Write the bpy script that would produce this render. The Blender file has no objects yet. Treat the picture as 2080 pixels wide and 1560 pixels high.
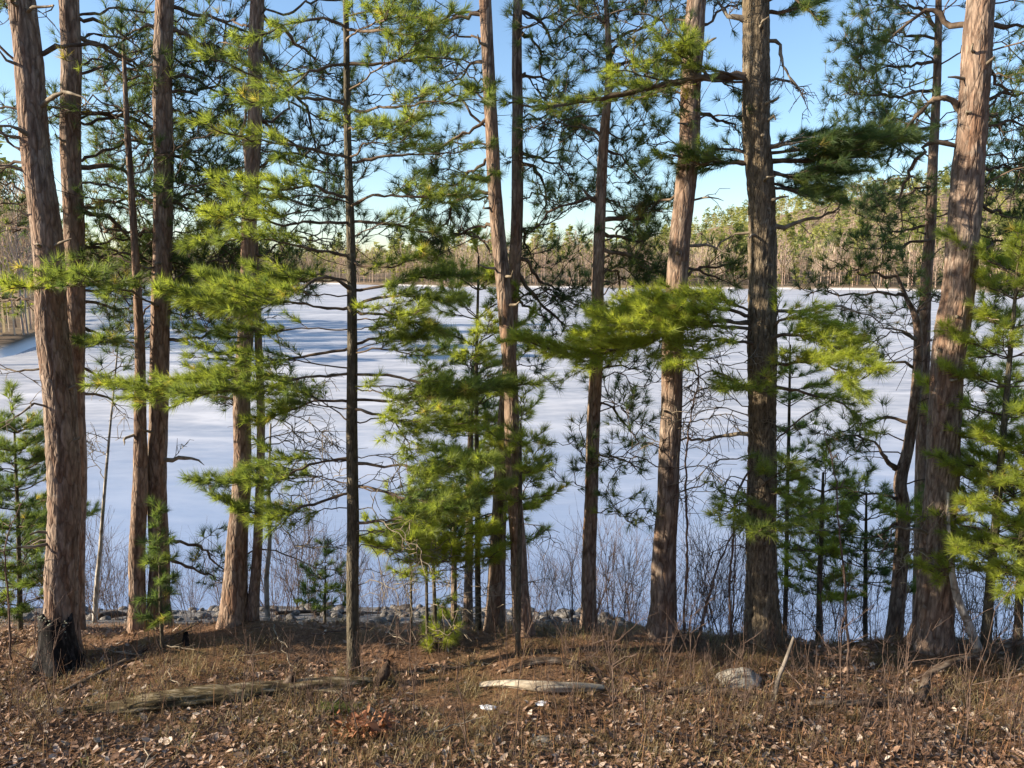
import bpy, math, random
import numpy as np
R = math.radians
# ------------------------------------------------------------------ camera, world, sun, exposure
CAMZ = 3.5; PITCH = 8.55; FPX = 1562.0
sc = bpy.context.scene
col = sc.collection
cam = bpy.data.objects.new('camera', bpy.data.cameras.new('camera')); col.objects.link(cam)
cam.location = (0, 0, CAMZ); cam.rotation_euler = (R(90 - PITCH), 0, 0)
cam.data.sensor_width = 36; cam.data.lens = 36 * FPX / 2080.0
cam.data.clip_start = 0.05; cam.data.clip_end = 6000
sc.camera = cam
SUN_AZ = -99.0     # bearing from the view direction (+Y), clockwise positive
SUN_EL = 21.0
world = bpy.data.worlds.new('World'); sc.world = world; world.use_nodes = True
wn = world.node_tree; bg = wn.nodes['Background']
sky = wn.nodes.new('ShaderNodeTexSky'); sky.sky_type = 'NISHITA'; sky.sun_disc = False
sky.sun_elevation = R(SUN_EL); sky.sun_rotation = R(SUN_AZ)
sky.air_density = 1.0; sky.dust_density = 0.5; sky.ozone_density = 3.0
wn.links.new(sky.outputs[0], bg.inputs[0]); bg.inputs[1].default_value = 0.10
sun = bpy.data.objects.new('sun', bpy.data.lights.new('sun', 'SUN')); col.objects.link(sun)
sun.data.energy = 5.0; sun.data.angle = R(0.5); sun.data.color = (1.0, 0.86, 0.68)
sun.rotation_euler = (R(90 - SUN_EL), 0, R(180 - SUN_AZ))
sc.view_settings.view_transform = 'Standard'; sc.view_settings.look = 'None'
sc.view_settings.exposure = 1.32; sc.view_settings.gamma = 1.0
sc.view_settings.use_curve_mapping = False
sc.cycles.use_denoising = True
sc.cycles.max_bounces = 5; sc.cycles.diffuse_bounces = 2; sc.cycles.transmission_bounces = 2; sc.cycles.glossy_bounces = 2
sc.cycles.sample_clamp_indirect = 6

rnd = random.Random(7); rng = np.random.default_rng(7)
LAKE = -2.1
ct, st = math.cos(R(PITCH)), math.sin(R(PITCH))
def ray(u, v):
    a = (u - 1040) / FPX; d = (v - 780) / FPX
    return np.array([a, ct - d * st, -st - d * ct])
def Q(u, v, Y):                       # the point seen at (u, v) that stands Y metres ahead
    r = ray(u, v); return np.array([0, 0, CAMZ]) + r * (Y / r[1])
def sstep(a, b, x):
    t = np.clip((x - a) / (b - a), 0, 1); return t * t * (3 - 2 * t)

# ------------------------------------------------------------------ noise
def _h(ix, iy, iz):
    n = (ix * 374761393 + iy * 668265263 + iz * 2147483647 // 7 * 31) & 0xffffffff
    n = ((n ^ (n >> 13)) * 1274126177) & 0xffffffff
    return ((n ^ (n >> 16)) & 0xffff) / 65535.0
def vnoise(p):
    p = np.asarray(p, float); i = np.floor(p).astype(np.int64); f = p - i; f = f * f * (3 - 2 * f)
    x, y, z = i[:, 0], i[:, 1], i[:, 2]; r = 0
    for dx in (0, 1):
        for dy in (0, 1):
            for dz in (0, 1):
                w = (f[:, 0] if dx else 1 - f[:, 0]) * (f[:, 1] if dy else 1 - f[:, 1]) * (f[:, 2] if dz else 1 - f[:, 2])
                r = r + w * _h(x + dx, y + dy, z + dz)
    return r
def n2(x, y, s, o=0):
    x = np.atleast_1d(np.asarray(x, float)); y = np.atleast_1d(np.asarray(y, float))
    return vnoise(np.stack([x * s + 31.7 + o, y * s + 17.3, 0 * x + 5.5 + o], 1))

# ------------------------------------------------------------------ mesh helpers
def make_mesh(name, V, F3=None, F4=None, attrs=None, smooth=False):
    me = bpy.data.meshes.new(name)
    V = np.asarray(V, np.float32)
    F3 = np.zeros((0, 3), np.int32) if F3 is None else np.asarray(F3, np.int32)
    F4 = np.zeros((0, 4), np.int32) if F4 is None else np.asarray(F4, np.int32)
    me.vertices.add(len(V)); me.vertices.foreach_set('co', V.ravel())
    nl = F3.size + F4.size; nf = len(F3) + len(F4)
    me.loops.add(nl); me.loops.foreach_set('vertex_index', np.concatenate([F3.ravel(), F4.ravel()]))
    me.polygons.add(nf)
    ls = np.concatenate([np.arange(len(F3)) * 3, F3.size + np.arange(len(F4)) * 4])
    me.polygons.foreach_set('loop_start', ls.astype(np.int32))
    if smooth: me.polygons.foreach_set('use_smooth', np.ones(nf, bool))
    for k, a in (attrs or {}).items():
        at = me.attributes.new(k, 'FLOAT', 'POINT'); at.data.foreach_set('value', np.asarray(a, np.float32))
    me.update(calc_edges=True); me.validate()
    return me
def link(name, me, mat=None, parent=None, loc=(0, 0, 0), kind=None):
    o = bpy.data.objects.new(name, me); col.objects.link(o)
    o.location = loc
    if parent is not None: o.parent = parent
    if mat is not None and me is not None and not me.materials: me.materials.append(mat)
    if kind: o['kind'] = kind
    return o
def tag(o, label, cat, group=None):
    o['label'] = label; o['category'] = cat
    if group: o['group'] = group
    return o
def copy_tree(o, parent=None):
    c = o.copy(); col.objects.link(c); c.parent = parent
    for ch in list(o.children): copy_tree(ch, c)
    return c

class Tubes:
    def __init__(self): self.V = []; self.F4 = []; self.n = 0
    def add(self, P, rad, k=5):
        P = np.asarray(P, float); m = len(P); rad = np.broadcast_to(np.asarray(rad, float), (m,))
        T = np.empty_like(P); T[1:-1] = P[2:] - P[:-2]; T[0] = P[1] - P[0]; T[-1] = P[-1] - P[-2]
        T /= np.linalg.norm(T, axis=1)[:, None] + 1e-9
        mean = P[-1] - P[0]
        ref = np.array([0, 0, 1.0]) if abs(mean[2]) < 0.8 * np.linalg.norm(mean) + 1e-9 else np.array([0.3, 1.0, 0])
        A = np.cross(T, ref); A /= np.linalg.norm(A, axis=1)[:, None] + 1e-9
        B = np.cross(T, A)
        an = np.arange(k) * 2 * math.pi / k
        V = P[:, None, :] + rad[:, None, None] * (A[:, None, :] * np.cos(an)[None, :, None] + B[:, None, :] * np.sin(an)[None, :, None])
        i = np.arange(m - 1)[:, None] * k; j = np.arange(k)[None, :]; j2 = (j + 1) % k
        F = np.stack([i + j, i + j2, i + k + j2, i + k + j], -1).reshape(-1, 4) + self.n
        self.V.append(V.reshape(-1, 3)); self.F4.append(F); self.n += m * k
    def mesh(self, name, off=(0, 0, 0), smooth=True):
        return make_mesh(name, np.concatenate(self.V) - np.asarray(off), None, np.concatenate(self.F4), smooth=smooth)

def catmull(P, m):
    P = np.asarray(P, float)
    if len(P) == 2: P = np.array([P[0], P[0] * .67 + P[1] * .33, P[0] * .33 + P[1] * .67, P[1]])
    E = np.vstack([2 * P[0] - P[1], P, 2 * P[-1] - P[-2]])
    s = np.concatenate([[0], np.cumsum(np.linalg.norm(np.diff(P[:, :3], axis=0), axis=1))]); s /= s[-1]
    out = []
    for t in np.linspace(0, 1, m):
        i = min(np.searchsorted(s, t, side='right') - 1, len(P) - 2); f = (t - s[i]) / (s[i + 1] - s[i] + 1e-9)
        a, b, c, d = E[i], E[i + 1], E[i + 2], E[i + 3]
        out.append(.5 * (2 * b + (c - a) * f + (2 * a - 5 * b + 4 * c - d) * f * f + (3 * b - a - 3 * c + d) * f ** 3))
    return np.array(out)

def unit(v): return v / (np.linalg.norm(v) + 1e-9)

# needles: one thin triangle per needle
def needle_mesh(name, P, D, S, off, K, spread, w, tint):
    P = np.asarray(P); D = np.asarray(D); S = np.asarray(S); n = len(P)
    D = D / (np.linalg.norm(D, axis=1)[:, None] + 1e-9)
    rd = rng.normal(size=(n, K, 3)); rd /= np.linalg.norm(rd, axis=2)[:, :, None]
    d = D[:, None, :] + spread * rd; d[:, :, 2] += 0.06
    d /= np.linalg.norm(d, axis=2)[:, :, None]
    base = P[:, None, :] - D[:, None, :] * (rng.random((n, K, 1)) * 0.45 * S[:, None, None])
    ln = S[:, None, None] * (0.65 + 0.45 * rng.random((n, K, 1)))
    sd = np.cross(d, rng.normal(size=(n, K, 3))); sd /= np.linalg.norm(sd, axis=2)[:, :, None]
    tip = base + d * ln; tip[:, :, 2] -= 0.10 * ln[:, :, 0] * rng.random((n, K))
    ww = w * (0.7 + 0.6 * rng.random((n, K, 1)))
    V = np.stack([base - sd * ww, base + sd * ww, tip], 2).reshape(-1, 3) - np.asarray(off)
    F = np.arange(n * K * 3).reshape(-1, 3)
    tint = np.where(rng.random(n) < .02, 1.0, np.clip(np.asarray(tint), 0, .86))
    t = np.repeat(tint, K * 3) + rng.normal(size=n * K * 3) * 0.05
    return make_mesh(name, V, F, attrs={'tint': np.clip(t, 0, 1)})

# ------------------------------------------------------------------ materials
def mat(name, rough=0.85, spec=0.25):
    m = bpy.data.materials.new(name); m.use_nodes = True
    b = m.node_tree.nodes['Principled BSDF']; b.inputs['Roughness'].default_value = rough
    b.inputs['Specular IOR Level'].default_value = spec
    return m, m.node_tree, b
def noise(nt, scale, detail=4, vec=None, rough=0.6, dist=0):
    n = nt.nodes.new('ShaderNodeTexNoise'); n.inputs['Scale'].default_value = scale
    n.inputs['Detail'].default_value = detail; n.inputs['Roughness'].default_value = rough
    n.inputs['Distortion'].default_value = dist
    if vec is not None: nt.links.new(vec, n.inputs['Vector'])
    return n.outputs['Fac']
def ramp(nt, fac, stops):
    r = nt.nodes.new('ShaderNodeValToRGB'); e = r.color_ramp.elements
    while len(e) < len(stops): e.new(0.5)
    for i, (p, c) in enumerate(stops): e[i].position = p; e[i].color = (*c, 1)
    nt.links.new(fac, r.inputs[0]); return r.outputs[0]
def mixc(nt, fac, a, b, mode='MIX'):
    m = nt.nodes.new('ShaderNodeMix'); m.data_type = 'RGBA'; m.blend_type = mode
    for s, x in ((0, fac), (6, a), (7, b)):
        if hasattr(x, 'is_linked'): nt.links.new(x, m.inputs[s])
        elif s == 0: m.inputs[0].default_value = x
        else: m.inputs[s].default_value = (*x, 1)
    return m.outputs[2]
def mapr(nt, x, a, b, c=0, d=1):
    m = nt.nodes.new('ShaderNodeMapRange'); nt.links.new(x, m.inputs[0])
    for i, q in enumerate((a, b, c, d)): m.inputs[i + 1].default_value = q
    return m.outputs[0]
def bump(nt, b, h, s, d):
    k = nt.nodes.new('ShaderNodeBump'); k.inputs['Strength'].default_value = s; k.inputs['Distance'].default_value = d
    nt.links.new(h, k.inputs['Height']); nt.links.new(k.outputs[0], b.inputs['Normal'])
def coord(nt, scale=(1, 1, 1), which='Object'):
    t = nt.nodes.new('ShaderNodeTexCoord'); m = nt.nodes.new('ShaderNodeMapping'); m.inputs['Scale'].default_value = scale
    nt.links.new(t.outputs[which], m.inputs[0]); return m.outputs[0]
def attr(nt, name):
    a = nt.nodes.new('ShaderNodeAttribute'); a.attribute_name = name; return a.outputs['Fac']

def bark_mat(name, dark, mid, light, red, fine=55, lichen=0.25):
    m, nt, b = mat(name, 0.9, 0.15)
    f = attr(nt, 'furrow'); c = coord(nt, (1, 1, 0.24)); c2 = coord(nt)
    vo = nt.nodes.new('ShaderNodeTexVoronoi'); vo.feature = 'DISTANCE_TO_EDGE'; vo.inputs['Scale'].default_value = fine * .42
    vc = nt.nodes.new('ShaderNodeTexVoronoi'); vc.inputs['Scale'].default_value = fine * .42
    wv = nt.nodes.new('ShaderNodeTexNoise'); wv.inputs['Scale'].default_value = fine * .35; wv.inputs['Detail'].default_value = 3
    nt.links.new(c, wv.inputs['Vector']); va = nt.nodes.new('ShaderNodeVectorMath'); va.operation = 'MULTIPLY_ADD'; va.inputs[1].default_value = (.085, .085, .085)
    nt.links.new(wv.outputs['Color'], va.inputs[0]); nt.links.new(c, va.inputs[2]); nt.links.new(va.outputs[0], vo.inputs['Vector']); nt.links.new(va.outputs[0], vc.inputs['Vector'])
    n1 = noise(nt, fine, 5, c); nn = noise(nt, 3.0, 3, c); n3 = noise(nt, 14, 4, c2)
    base = ramp(nt, f, [(0.12, dark), (0.42, mid), (0.85, light)])
    base = mixc(nt, mapr(nt, nn, 0.42, 0.62), base, mixc(nt, 0.62, base, red, 'MIX'))
    sp = nt.nodes.new('ShaderNodeSeparateColor'); nt.links.new(vc.outputs['Color'], sp.inputs[0])
    base = mixc(nt, mapr(nt, sp.outputs[0], .2, .9, 0, .55), base, light)
    base = mixc(nt, mapr(nt, vo.outputs['Distance'], .0, .11, .55, 0), base, dark)
    base = mixc(nt, mapr(nt, n1, 0.3, 0.75, 0.0, 0.75), base, dark)
    base = mixc(nt, mapr(nt, n3, 0.60, 0.72, 0, lichen), base, (0.34, 0.34, 0.29))
    nt.links.new(base, b.inputs['Base Color'])
    ad = nt.nodes.new('ShaderNodeMath'); ad.operation = 'ADD'; nt.links.new(n1, ad.inputs[0]); nt.links.new(mapr(nt, vo.outputs['Distance'], 0, .2, 0, 1.4), ad.inputs[1])
    bump(nt, b, ad.outputs[0], 0.7, 0.008)
    return m
BARK_RED = bark_mat('red_pine_bark', (0.065, 0.045, 0.034), (0.22, 0.155, 0.115), (0.40, 0.32, 0.25), (0.37, 0.205, 0.12), 46)
BARK_WHITE = bark_mat('white_pine_bark', (0.042, 0.034, 0.024), (0.165, 0.13, 0.09), (0.32, 0.26, 0.18), (0.23, 0.17, 0.095), 70, .35)
BARK_SMOOTH = bark_mat('smooth_bark', (0.05, 0.043, 0.03), (0.11, 0.094, 0.066), (0.18, 0.155, 0.11), (0.13, 0.11, 0.07), 60, .3)
BARK_BIRCH = bark_mat('birch_bark', (0.10, 0.085, 0.07), (0.45, 0.42, 0.37), (0.62, 0.59, 0.54), (0.5, 0.42, 0.33), 25, 0)

def wood_mat(name, a, b_, c, scale=20, st_=(1, 1, 1), bmp=.5):
    m, nt, b = mat(name, 0.9, 0.15); v = coord(nt, st_)
    n1 = noise(nt, scale, 5, v); base = ramp(nt, n1, [(0.3, a), (0.5, b_), (0.7, c)])
    nt.links.new(base, b.inputs['Base Color']); bump(nt, b, n1, bmp, 0.01); return m
TWIG_PINE = wood_mat('pine_twig', (0.05, 0.036, 0.027), (0.12, 0.088, 0.062), (0.24, 0.18, 0.125), 9)
TWIG_DEAD = wood_mat('dead_twig', (0.09, 0.07, 0.05), (0.20, 0.165, 0.12), (0.36, 0.31, 0.23), 12)
TWIG_SHRUB = wood_mat('shrub_twig', (0.05, 0.034, 0.027), (0.115, 0.078, 0.06), (0.21, 0.155, 0.12), 8)
CHAR = wood_mat('charred_wood', (0.005, 0.005, 0.005), (0.013, 0.012, 0.011), (0.06, 0.054, 0.05), 30, (1, 1, .25), 1.0)
ROTTEN = wood_mat('rotten_wood', (0.03, 0.021, 0.012), (0.105, 0.08, 0.04), (0.40, 0.34, 0.24), 20, (.2, 1, 1.3), 1.0)
GREYWOOD = wood_mat('grey_wood', (0.07, 0.06, 0.05), (0.15, 0.13, 0.108), (0.25, 0.22, 0.185), 20, (1, 1, .3), .8)
PALEWOOD = wood_mat('bleached_wood', (0.13, 0.10, 0.07), (0.36, 0.31, 0.235), (0.55, 0.49, 0.39), 12, (.3, 1, 1), .8)
DARKWOOD = wood_mat('dark_rotten_wood', (0.02, 0.014, 0.01), (0.07, 0.048, 0.033), (0.2, 0.165, 0.13), 14, (.6, 1, 1), .8)
LICHEN = wood_mat('lichen_crust', (0.08, 0.085, 0.065), (0.22, 0.235, 0.18), (0.34, 0.35, 0.28), 60)
STONE = wood_mat('granite', (0.11, 0.10, 0.08), (0.31, 0.285, 0.24), (0.47, 0.44, 0.385), 9)
SHORESTONE = wood_mat('shore_stone', (0.07, 0.063, 0.056), (0.15, 0.138, 0.125), (0.26, 0.245, 0.225), 5)
SNOW, _nt, _b = mat('old_snow', 0.6, 0.3); _b.inputs['Base Color'].default_value = (0.78, 0.80, 0.84, 1)
bump(_nt, _b, noise(_nt, 40, 4, coord(_nt)), .5, .01)

def leaf_mat(name, stops, trans=0.52, rough=0.5, tr_gain=2.0, attr_name='tint'):
    m, nt, b = mat(name, rough, 0.35)
    f = attr(nt, attr_name) if attr_name else None
    if f is None:
        oi = nt.nodes.new('ShaderNodeObjectInfo'); f = oi.outputs['Random']
    c = ramp(nt, f, stops); nt.links.new(c, b.inputs['Base Color'])
    t = nt.nodes.new('ShaderNodeBsdfTranslucent')
    g = mixc(nt, 1.0, c, (tr_gain, tr_gain, tr_gain * .55), 'MULTIPLY'); nt.links.new(g, t.inputs[0])
    mx = nt.nodes.new('ShaderNodeMixShader'); mx.inputs[0].default_value = trans
    nt.links.new(b.outputs[0], mx.inputs[1]); nt.links.new(t.outputs[0], mx.inputs[2])
    nt.links.new(mx.outputs[0], nt.nodes['Material Output'].inputs[0]); return m
NEED_W = leaf_mat('white_pine_needles', [(0.0, (0.070, 0.112, 0.045)), (0.5, (0.165, 0.205, 0.050)), (0.88, (0.30, 0.345, 0.060)), (1.0, (0.34, 0.27, 0.09))])
NEED_R = leaf_mat('red_pine_needles', [(0.0, (0.040, 0.065, 0.034)), (0.5, (0.075, 0.11, 0.040)), (0.9, (0.15, 0.18, 0.045)), (1.0, (0.25, 0.20, 0.06))])
NEED_FAR = leaf_mat('far_pine_foliage', [(0.0, (0.10, 0.125, 0.040)), (0.5, (0.20, 0.215, 0.065)), (1.0, (0.30, 0.29, 0.10))], .4)
FAR_BARE = leaf_mat('bare_crown_twigs', [(0.0, (0.30, 0.20, 0.165)), (0.5, (0.45, 0.32, 0.25)), (1.0, (0.58, 0.46, 0.36))], .2, .8, 1.0)
GRASS = leaf_mat('dry_grass', [(0.0, (0.15, 0.10, 0.045)), (0.55, (0.28, 0.21, 0.10)), (0.9, (0.44, 0.36, 0.21)), (1.0, (0.13, 0.18, 0.05))], .25, .7, 1.2)
DUFF = leaf_mat('fallen_needles', [(0.0, (0.12, 0.06, 0.03)), (0.5, (0.26, 0.135, 0.062)), (1.0, (0.42, 0.27, 0.15))], .1, .8, 1.0)
LITTER_STOPS = [(0.0, (0.085, 0.05, 0.032)), (0.3, (0.19, 0.105, 0.062)), (0.6, (0.28, 0.175, 0.115)), (0.85, (0.40, 0.29, 0.215)), (1.0, (0.52, 0.44, 0.36))]
LITTER = leaf_mat('leaf_litter', LITTER_STOPS, .12, .7, 1.0)
LEAF = leaf_mat('dry_leaf', LITTER_STOPS, .12, .7, 1.0, None)
OAKLEAF = leaf_mat('russet_leaf', [(0.0, (0.16, 0.06, 0.03)), (.5, (0.27, 0.11, 0.05)), (1.0, (0.38, 0.19, 0.09))], .15, .7, 1.0)

# ground
GROUND, nt, b = mat('forest_floor', 0.95, 0.1)
c = coord(nt); n_a = noise(nt, 1.1, 5, c); n_b = noise(nt, 28, 6, c); n_c = noise(nt, 5, 4, c)
duff = ramp(nt, n_b, [(0.25, (0.07, 0.04, 0.026)), (0.5, (0.17, 0.10, 0.062)), (0.75, (0.30, 0.195, 0.125))])
duff = mixc(nt, mapr(nt, n_a, .5, .68), duff, mixc(nt, .6, duff, (0.10, 0.10, 0.035)))
beach = ramp(nt, n_b, [(0.3, (0.075, 0.066, 0.058)), (0.5, (0.19, 0.175, 0.16)), (0.7, (0.36, 0.34, 0.31))])
nt.links.new(mixc(nt, attr(nt, 'beach'), duff, beach), b.inputs['Base Color'])
bump(nt, b, n_b, .8, .03)
FARLAND, nt, b = mat('far_bank', 0.95, 0.1)
c = coord(nt, which='Object'); n_b = noise(nt, .15, 5, c)
nt.links.new(mixc(nt, attr(nt, 'snow'), ramp(nt, n_b, [(.35, (0.12, 0.085, 0.055)), (.6, (0.24, 0.18, 0.12))]), (0.78, 0.76, 0.74)), b.inputs['Base Color'])
# ice
ICE, nt, b = mat('lake_ice', 0.55, 0.5)
c = coord(nt, (.14, .42, 1)); c2 = coord(nt, (.03, .06, 1)); c3 = coord(nt, (.9, 1.9, 1))
n1 = noise(nt, 1.0, 6, c, .62, .6); nb = noise(nt, 1.0, 4, c2, .5, .4); nf = noise(nt, 1.0, 5, c3)
base = ramp(nt, n1, [(0.34, (0.16, 0.18, 0.22)), (0.43, (0.28, 0.295, 0.335)), (0.54, (0.36, 0.367, 0.395)), (0.66, (0.58, 0.577, 0.59))])
base = mixc(nt, mapr(nt, nb, .35, .65, 0, .5), base, (0.38, 0.405, 0.445))
base = mixc(nt, mapr(nt, nf, .42, .66, 0, .5), base, (0.56, 0.555, 0.565))
nt.links.new(base, b.inputs['Base Color'])
# shade and sky blue painted into the smoother ice along the near shore
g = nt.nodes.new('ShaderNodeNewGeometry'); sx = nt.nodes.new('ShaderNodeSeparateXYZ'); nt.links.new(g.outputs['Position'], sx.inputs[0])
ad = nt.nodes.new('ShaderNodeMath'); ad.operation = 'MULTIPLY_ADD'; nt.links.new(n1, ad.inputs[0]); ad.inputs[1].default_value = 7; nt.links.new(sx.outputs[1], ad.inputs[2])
shore_shade = mapr(nt, ad.outputs[0], 15.5, 33.0, 1, 0)
base2 = mixc(nt, shore_shade, base, (0.22, 0.29, 0.43)); nt.links.new(base2, b.inputs['Base Color'])
nt.links.new(mapr(nt, shore_shade, 0, 1, .6, .22), b.inputs['Roughness'])
bump(nt, b, n1, .25, .2)

# ------------------------------------------------------------------ terrain
def ground_z(x, y):
    x = np.atleast_1d(np.asarray(x, float)); y = np.atleast_1d(np.asarray(y, float))
    k = sstep(0.8, 3.2, x)
    yc = 7.1 - 0.15 * k; ys = 12.1 - 1.7 * k
    zc = -0.04 - 0.03 * k
    up = zc + np.clip(yc - y, 0, 3.2) * 0.045 + np.clip(yc - 3.2 - y, 0, 30) * 0.42
    t = np.clip((y - yc) / (ys - yc), 0, 2.5)
    down = zc + (LAKE - zc) * t
    z = np.where(y < yc, up, down)
    nz = (n2(x, y, .9) - .5) * .16 + (n2(x, y, 2.7, 3) - .5) * .07 + (n2(x, y, 8, 9) - .5) * .025
    z = z + nz * sstep(3.0, 1.6, t)
    # needle mound round the leaning pair of pines on the left
    z = z + 0.10 * np.exp(-(((x + 2.52) / .5) ** 2 + ((y - 7.0) / .35) ** 2))
    for (bx, by_, h_, w_) in ((-4.3, 6.6, .06, .35), (-3.4, 6.8, .05, .3), (-1.36, 6.1, .03, .2), (.1, 7.0, .05, .3), (.73, 6.9, .05, .3), (1.45, 7.0, .07, .35), (2.4, 7.0, .08, .4), (4.0, 6.8, .09, .5)):
        z = z + h_ * np.exp(-(((x - bx) / w_) ** 2 + ((y - by_) / w_) ** 2))
    return z
def gz(x, y): return float(ground_z(x, y)[0])
def G(u, v):                         # the point of the ground seen at (u, v)
    r = ray(u, v); t = np.arange(2.5, 16, .02); p = np.array([0, 0, CAMZ]) + r * t[:, None]
    hit = p[:, 2] <= ground_z(p[:, 0], p[:, 1]); return p[np.argmax(hit)] if hit.any() else p[-1]
gx = np.sign(np.linspace(-1, 1, 281)) * (np.abs(np.linspace(-1, 1, 281)) ** 2.0) * 34 + np.linspace(-1, 1, 281) * 6
gy = np.concatenate([np.linspace(-26, 2.5, 40), np.linspace(2.6, 9.0, 120), np.linspace(9.1, 16, 50)])
X, Y = np.meshgrid(gx, gy); Z = ground_z(X.ravel(), Y.ravel())
nx, ny = len(gx), len(gy); i = np.arange(ny - 1)[:, None] * nx + np.arange(nx - 1)[None, :]
F4 = np.stack([i, i + 1, i + 1 + nx, i + nx], -1).reshape(-1, 4)
xr, yr = X.ravel(), Y.ravel()
ycr = 7.1 - .15 * sstep(.8, 3.2, xr)
beach = sstep(.5, 1.3, (yr - ycr) + (n2(xr, yr, 1.5) - .5) * 1.2)
ground = link('ground', make_mesh('ground', np.stack([xr, yr, Z], 1), None, F4, {'beach': beach}, True), GROUND, kind='structure')
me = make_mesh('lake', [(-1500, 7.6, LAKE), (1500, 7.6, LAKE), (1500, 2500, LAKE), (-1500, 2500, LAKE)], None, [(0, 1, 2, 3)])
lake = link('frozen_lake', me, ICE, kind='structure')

SB = np.array([-90, -70, -55, -45, -38, -33, -31.5, -30, -28, -15, -5, 10, 25, 40, 55, 70, 90.])
SR = np.array([13, 15.5, 24, 36, 48, 58, 66, 170, 292, 300, 236, 222, 222, 200, 120, 40, 12.])
def shore_r(b): return np.interp(b, SB, SR)
def far_z(b, r):
    rs = shore_r(b); d = r - rs
    hill = np.interp(b, [-90, -40, -28, -12, 0, 8, 16, 25, 40, 90], [6, 8, 5, 4, 6, 14, 40, 58, 56, 30])
    h = 0.9 * sstep(-1, 7, d) + hill * sstep(25, 430, d)
    hi = np.stack([b * .35, np.log(r + 1) * 6, 0 * r], 1)
    return LAKE - .25 + h + (vnoise(hi) - .5) * np.clip(d * .02, 0, 5)
bs = np.linspace(-90, 90, 241); dr = np.concatenate([[-3, -1], np.linspace(0, 12, 8), np.geomspace(16, 1500, 26)])
Bm, Dm = np.meshgrid(bs, dr); Bm = Bm.ravel(); Rm = shore_r(Bm) + Dm.ravel()
Zm = far_z(Bm, Rm)
V = np.stack([Rm * np.sin(np.radians(Bm)), Rm * np.cos(np.radians(Bm)), Zm], 1)
keep_low = (np.abs(Bm) > 66); V[keep_low, 2] -= 0.6
nx, ny = len(bs), len(dr); i = np.arange(ny - 1)[:, None] * nx + np.arange(nx - 1)[None, :]
F4 = np.stack([i, i + 1, i + 1 + nx, i + nx], -1).reshape(-1, 4)
snow = sstep(2.5, .4, np.abs(Dm.ravel() - 2.2)) * sstep(.35, .6, vnoise(np.stack([Bm * .9, 0 * Bm, 0 * Bm], 1)) + .15)
link('far_shore', make_mesh('far_shore', V, None, F4, {'snow': snow}, True), FARLAND, kind='structure')

# ------------------------------------------------------------------ far trees
def far_pine(seed, h, spread, nb, tri, cone):
    r = np.random.default_rng(seed)
    tb = Tubes(); zz = np.linspace(-.5, h, 7); wob = np.cumsum(r.normal(size=(7, 2)) * .07, 0)
    tb.add(np.column_stack([wob, zz]), np.linspace(.17, .02, 7) * h / 15, 6)
    V = []; tint = []; ns = 0
    for k in range(nb):
        f = r.random() ** .8; z = h * (cone + (1 - cone) * f); az = r.random() * 6.283
        L = spread * (1 - f) ** .7 * (.6 + .6 * r.random()) + .3
        d = np.array([math.cos(az), math.sin(az), .15 + .25 * r.random()])
        p0 = np.array([0, 0, z]); tb.add([p0, p0 + d * L * .5, p0 + d * L], [.03, .02, .008], 3)
        m = tri; t = .3 + .7 * r.random((m, 1)); c = p0 + d * L * t + r.normal(size=(m, 3)) * [.25, .25, .13]
        a = r.normal(size=(m, 3)) * [.3, .3, .16]; b_ = r.normal(size=(m, 3)) * [.22, .22, .12]
        V.append(np.stack([c - a, c + a, c + b_ * 2], 1).reshape(-1, 3)); tint.append(np.repeat(r.random() * .7 + .3 * r.random(m), 3))
    V = np.concatenate(V); t = np.concatenate(tint)
    return tb.mesh('trunk'), make_mesh('crown', V, np.arange(len(V)).reshape(-1, 3), attrs={'tint': t})
def far_bare(seed, h):
    r = np.random.default_rng(seed); tb = Tubes(); V = []; T = []
    n = 8; zz = np.linspace(-.4, h, n); wob = np.cumsum(r.normal(size=(n, 2)) * .13, 0); ax = np.column_stack([wob, zz])
    tb.add(ax, np.linspace(.10, .015, n), 5)
    for k in range(16):
        f = .3 + .65 * r.random(); p0 = np.array([np.interp(f * h, zz, ax[:, j]) for j in range(3)]); az = r.random() * 6.283
        L = (1.05 - f) * h * .35 * (.6 + .7 * r.random()) + .4
        d = unit(np.array([math.cos(az) * .6, math.sin(az) * .6, .9])); p1 = p0 + d * L
        tb.add([p0, p0 + d * L * .5 + r.normal(size=3) * .06, p1], [.045, .03, .012], 3)
        for q in range(15):
            s = p0 + d * L * (.35 + .65 * r.random()); e = s + (d + r.normal(size=3) * .5) * (.35 + .6 * r.random())
            sd = unit(np.cross(e - s, r.normal(size=3))) * .026; V += [s - sd, s + sd, e]; T += [r.random()] * 3
    return tb.mesh('trunk'), make_mesh('crown', np.array(V), np.arange(len(V)).reshape(-1, 3), attrs={'tint': T})
FARTRUNK = wood_mat('pale_far_trunk', (0.22, 0.16, 0.13), (0.33, 0.255, 0.205), (0.46, 0.38, 0.315), 1.5)
FARPTRUNK = wood_mat('far_pine_trunk', (0.16, 0.10, 0.07), (0.25, 0.16, 0.11), (0.34, 0.23, 0.16), 1.5)
def proto(name, parts, mt, mc, label, cat, group):
    root = tag(link(name, None), label, cat, group)
    link('trunk', parts[0], mt, root); link('crown', parts[1], mc, root, kind='stuff'); return root
GP = 'pines on the far shore'; GB = 'bare trees on the far shore'
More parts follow.
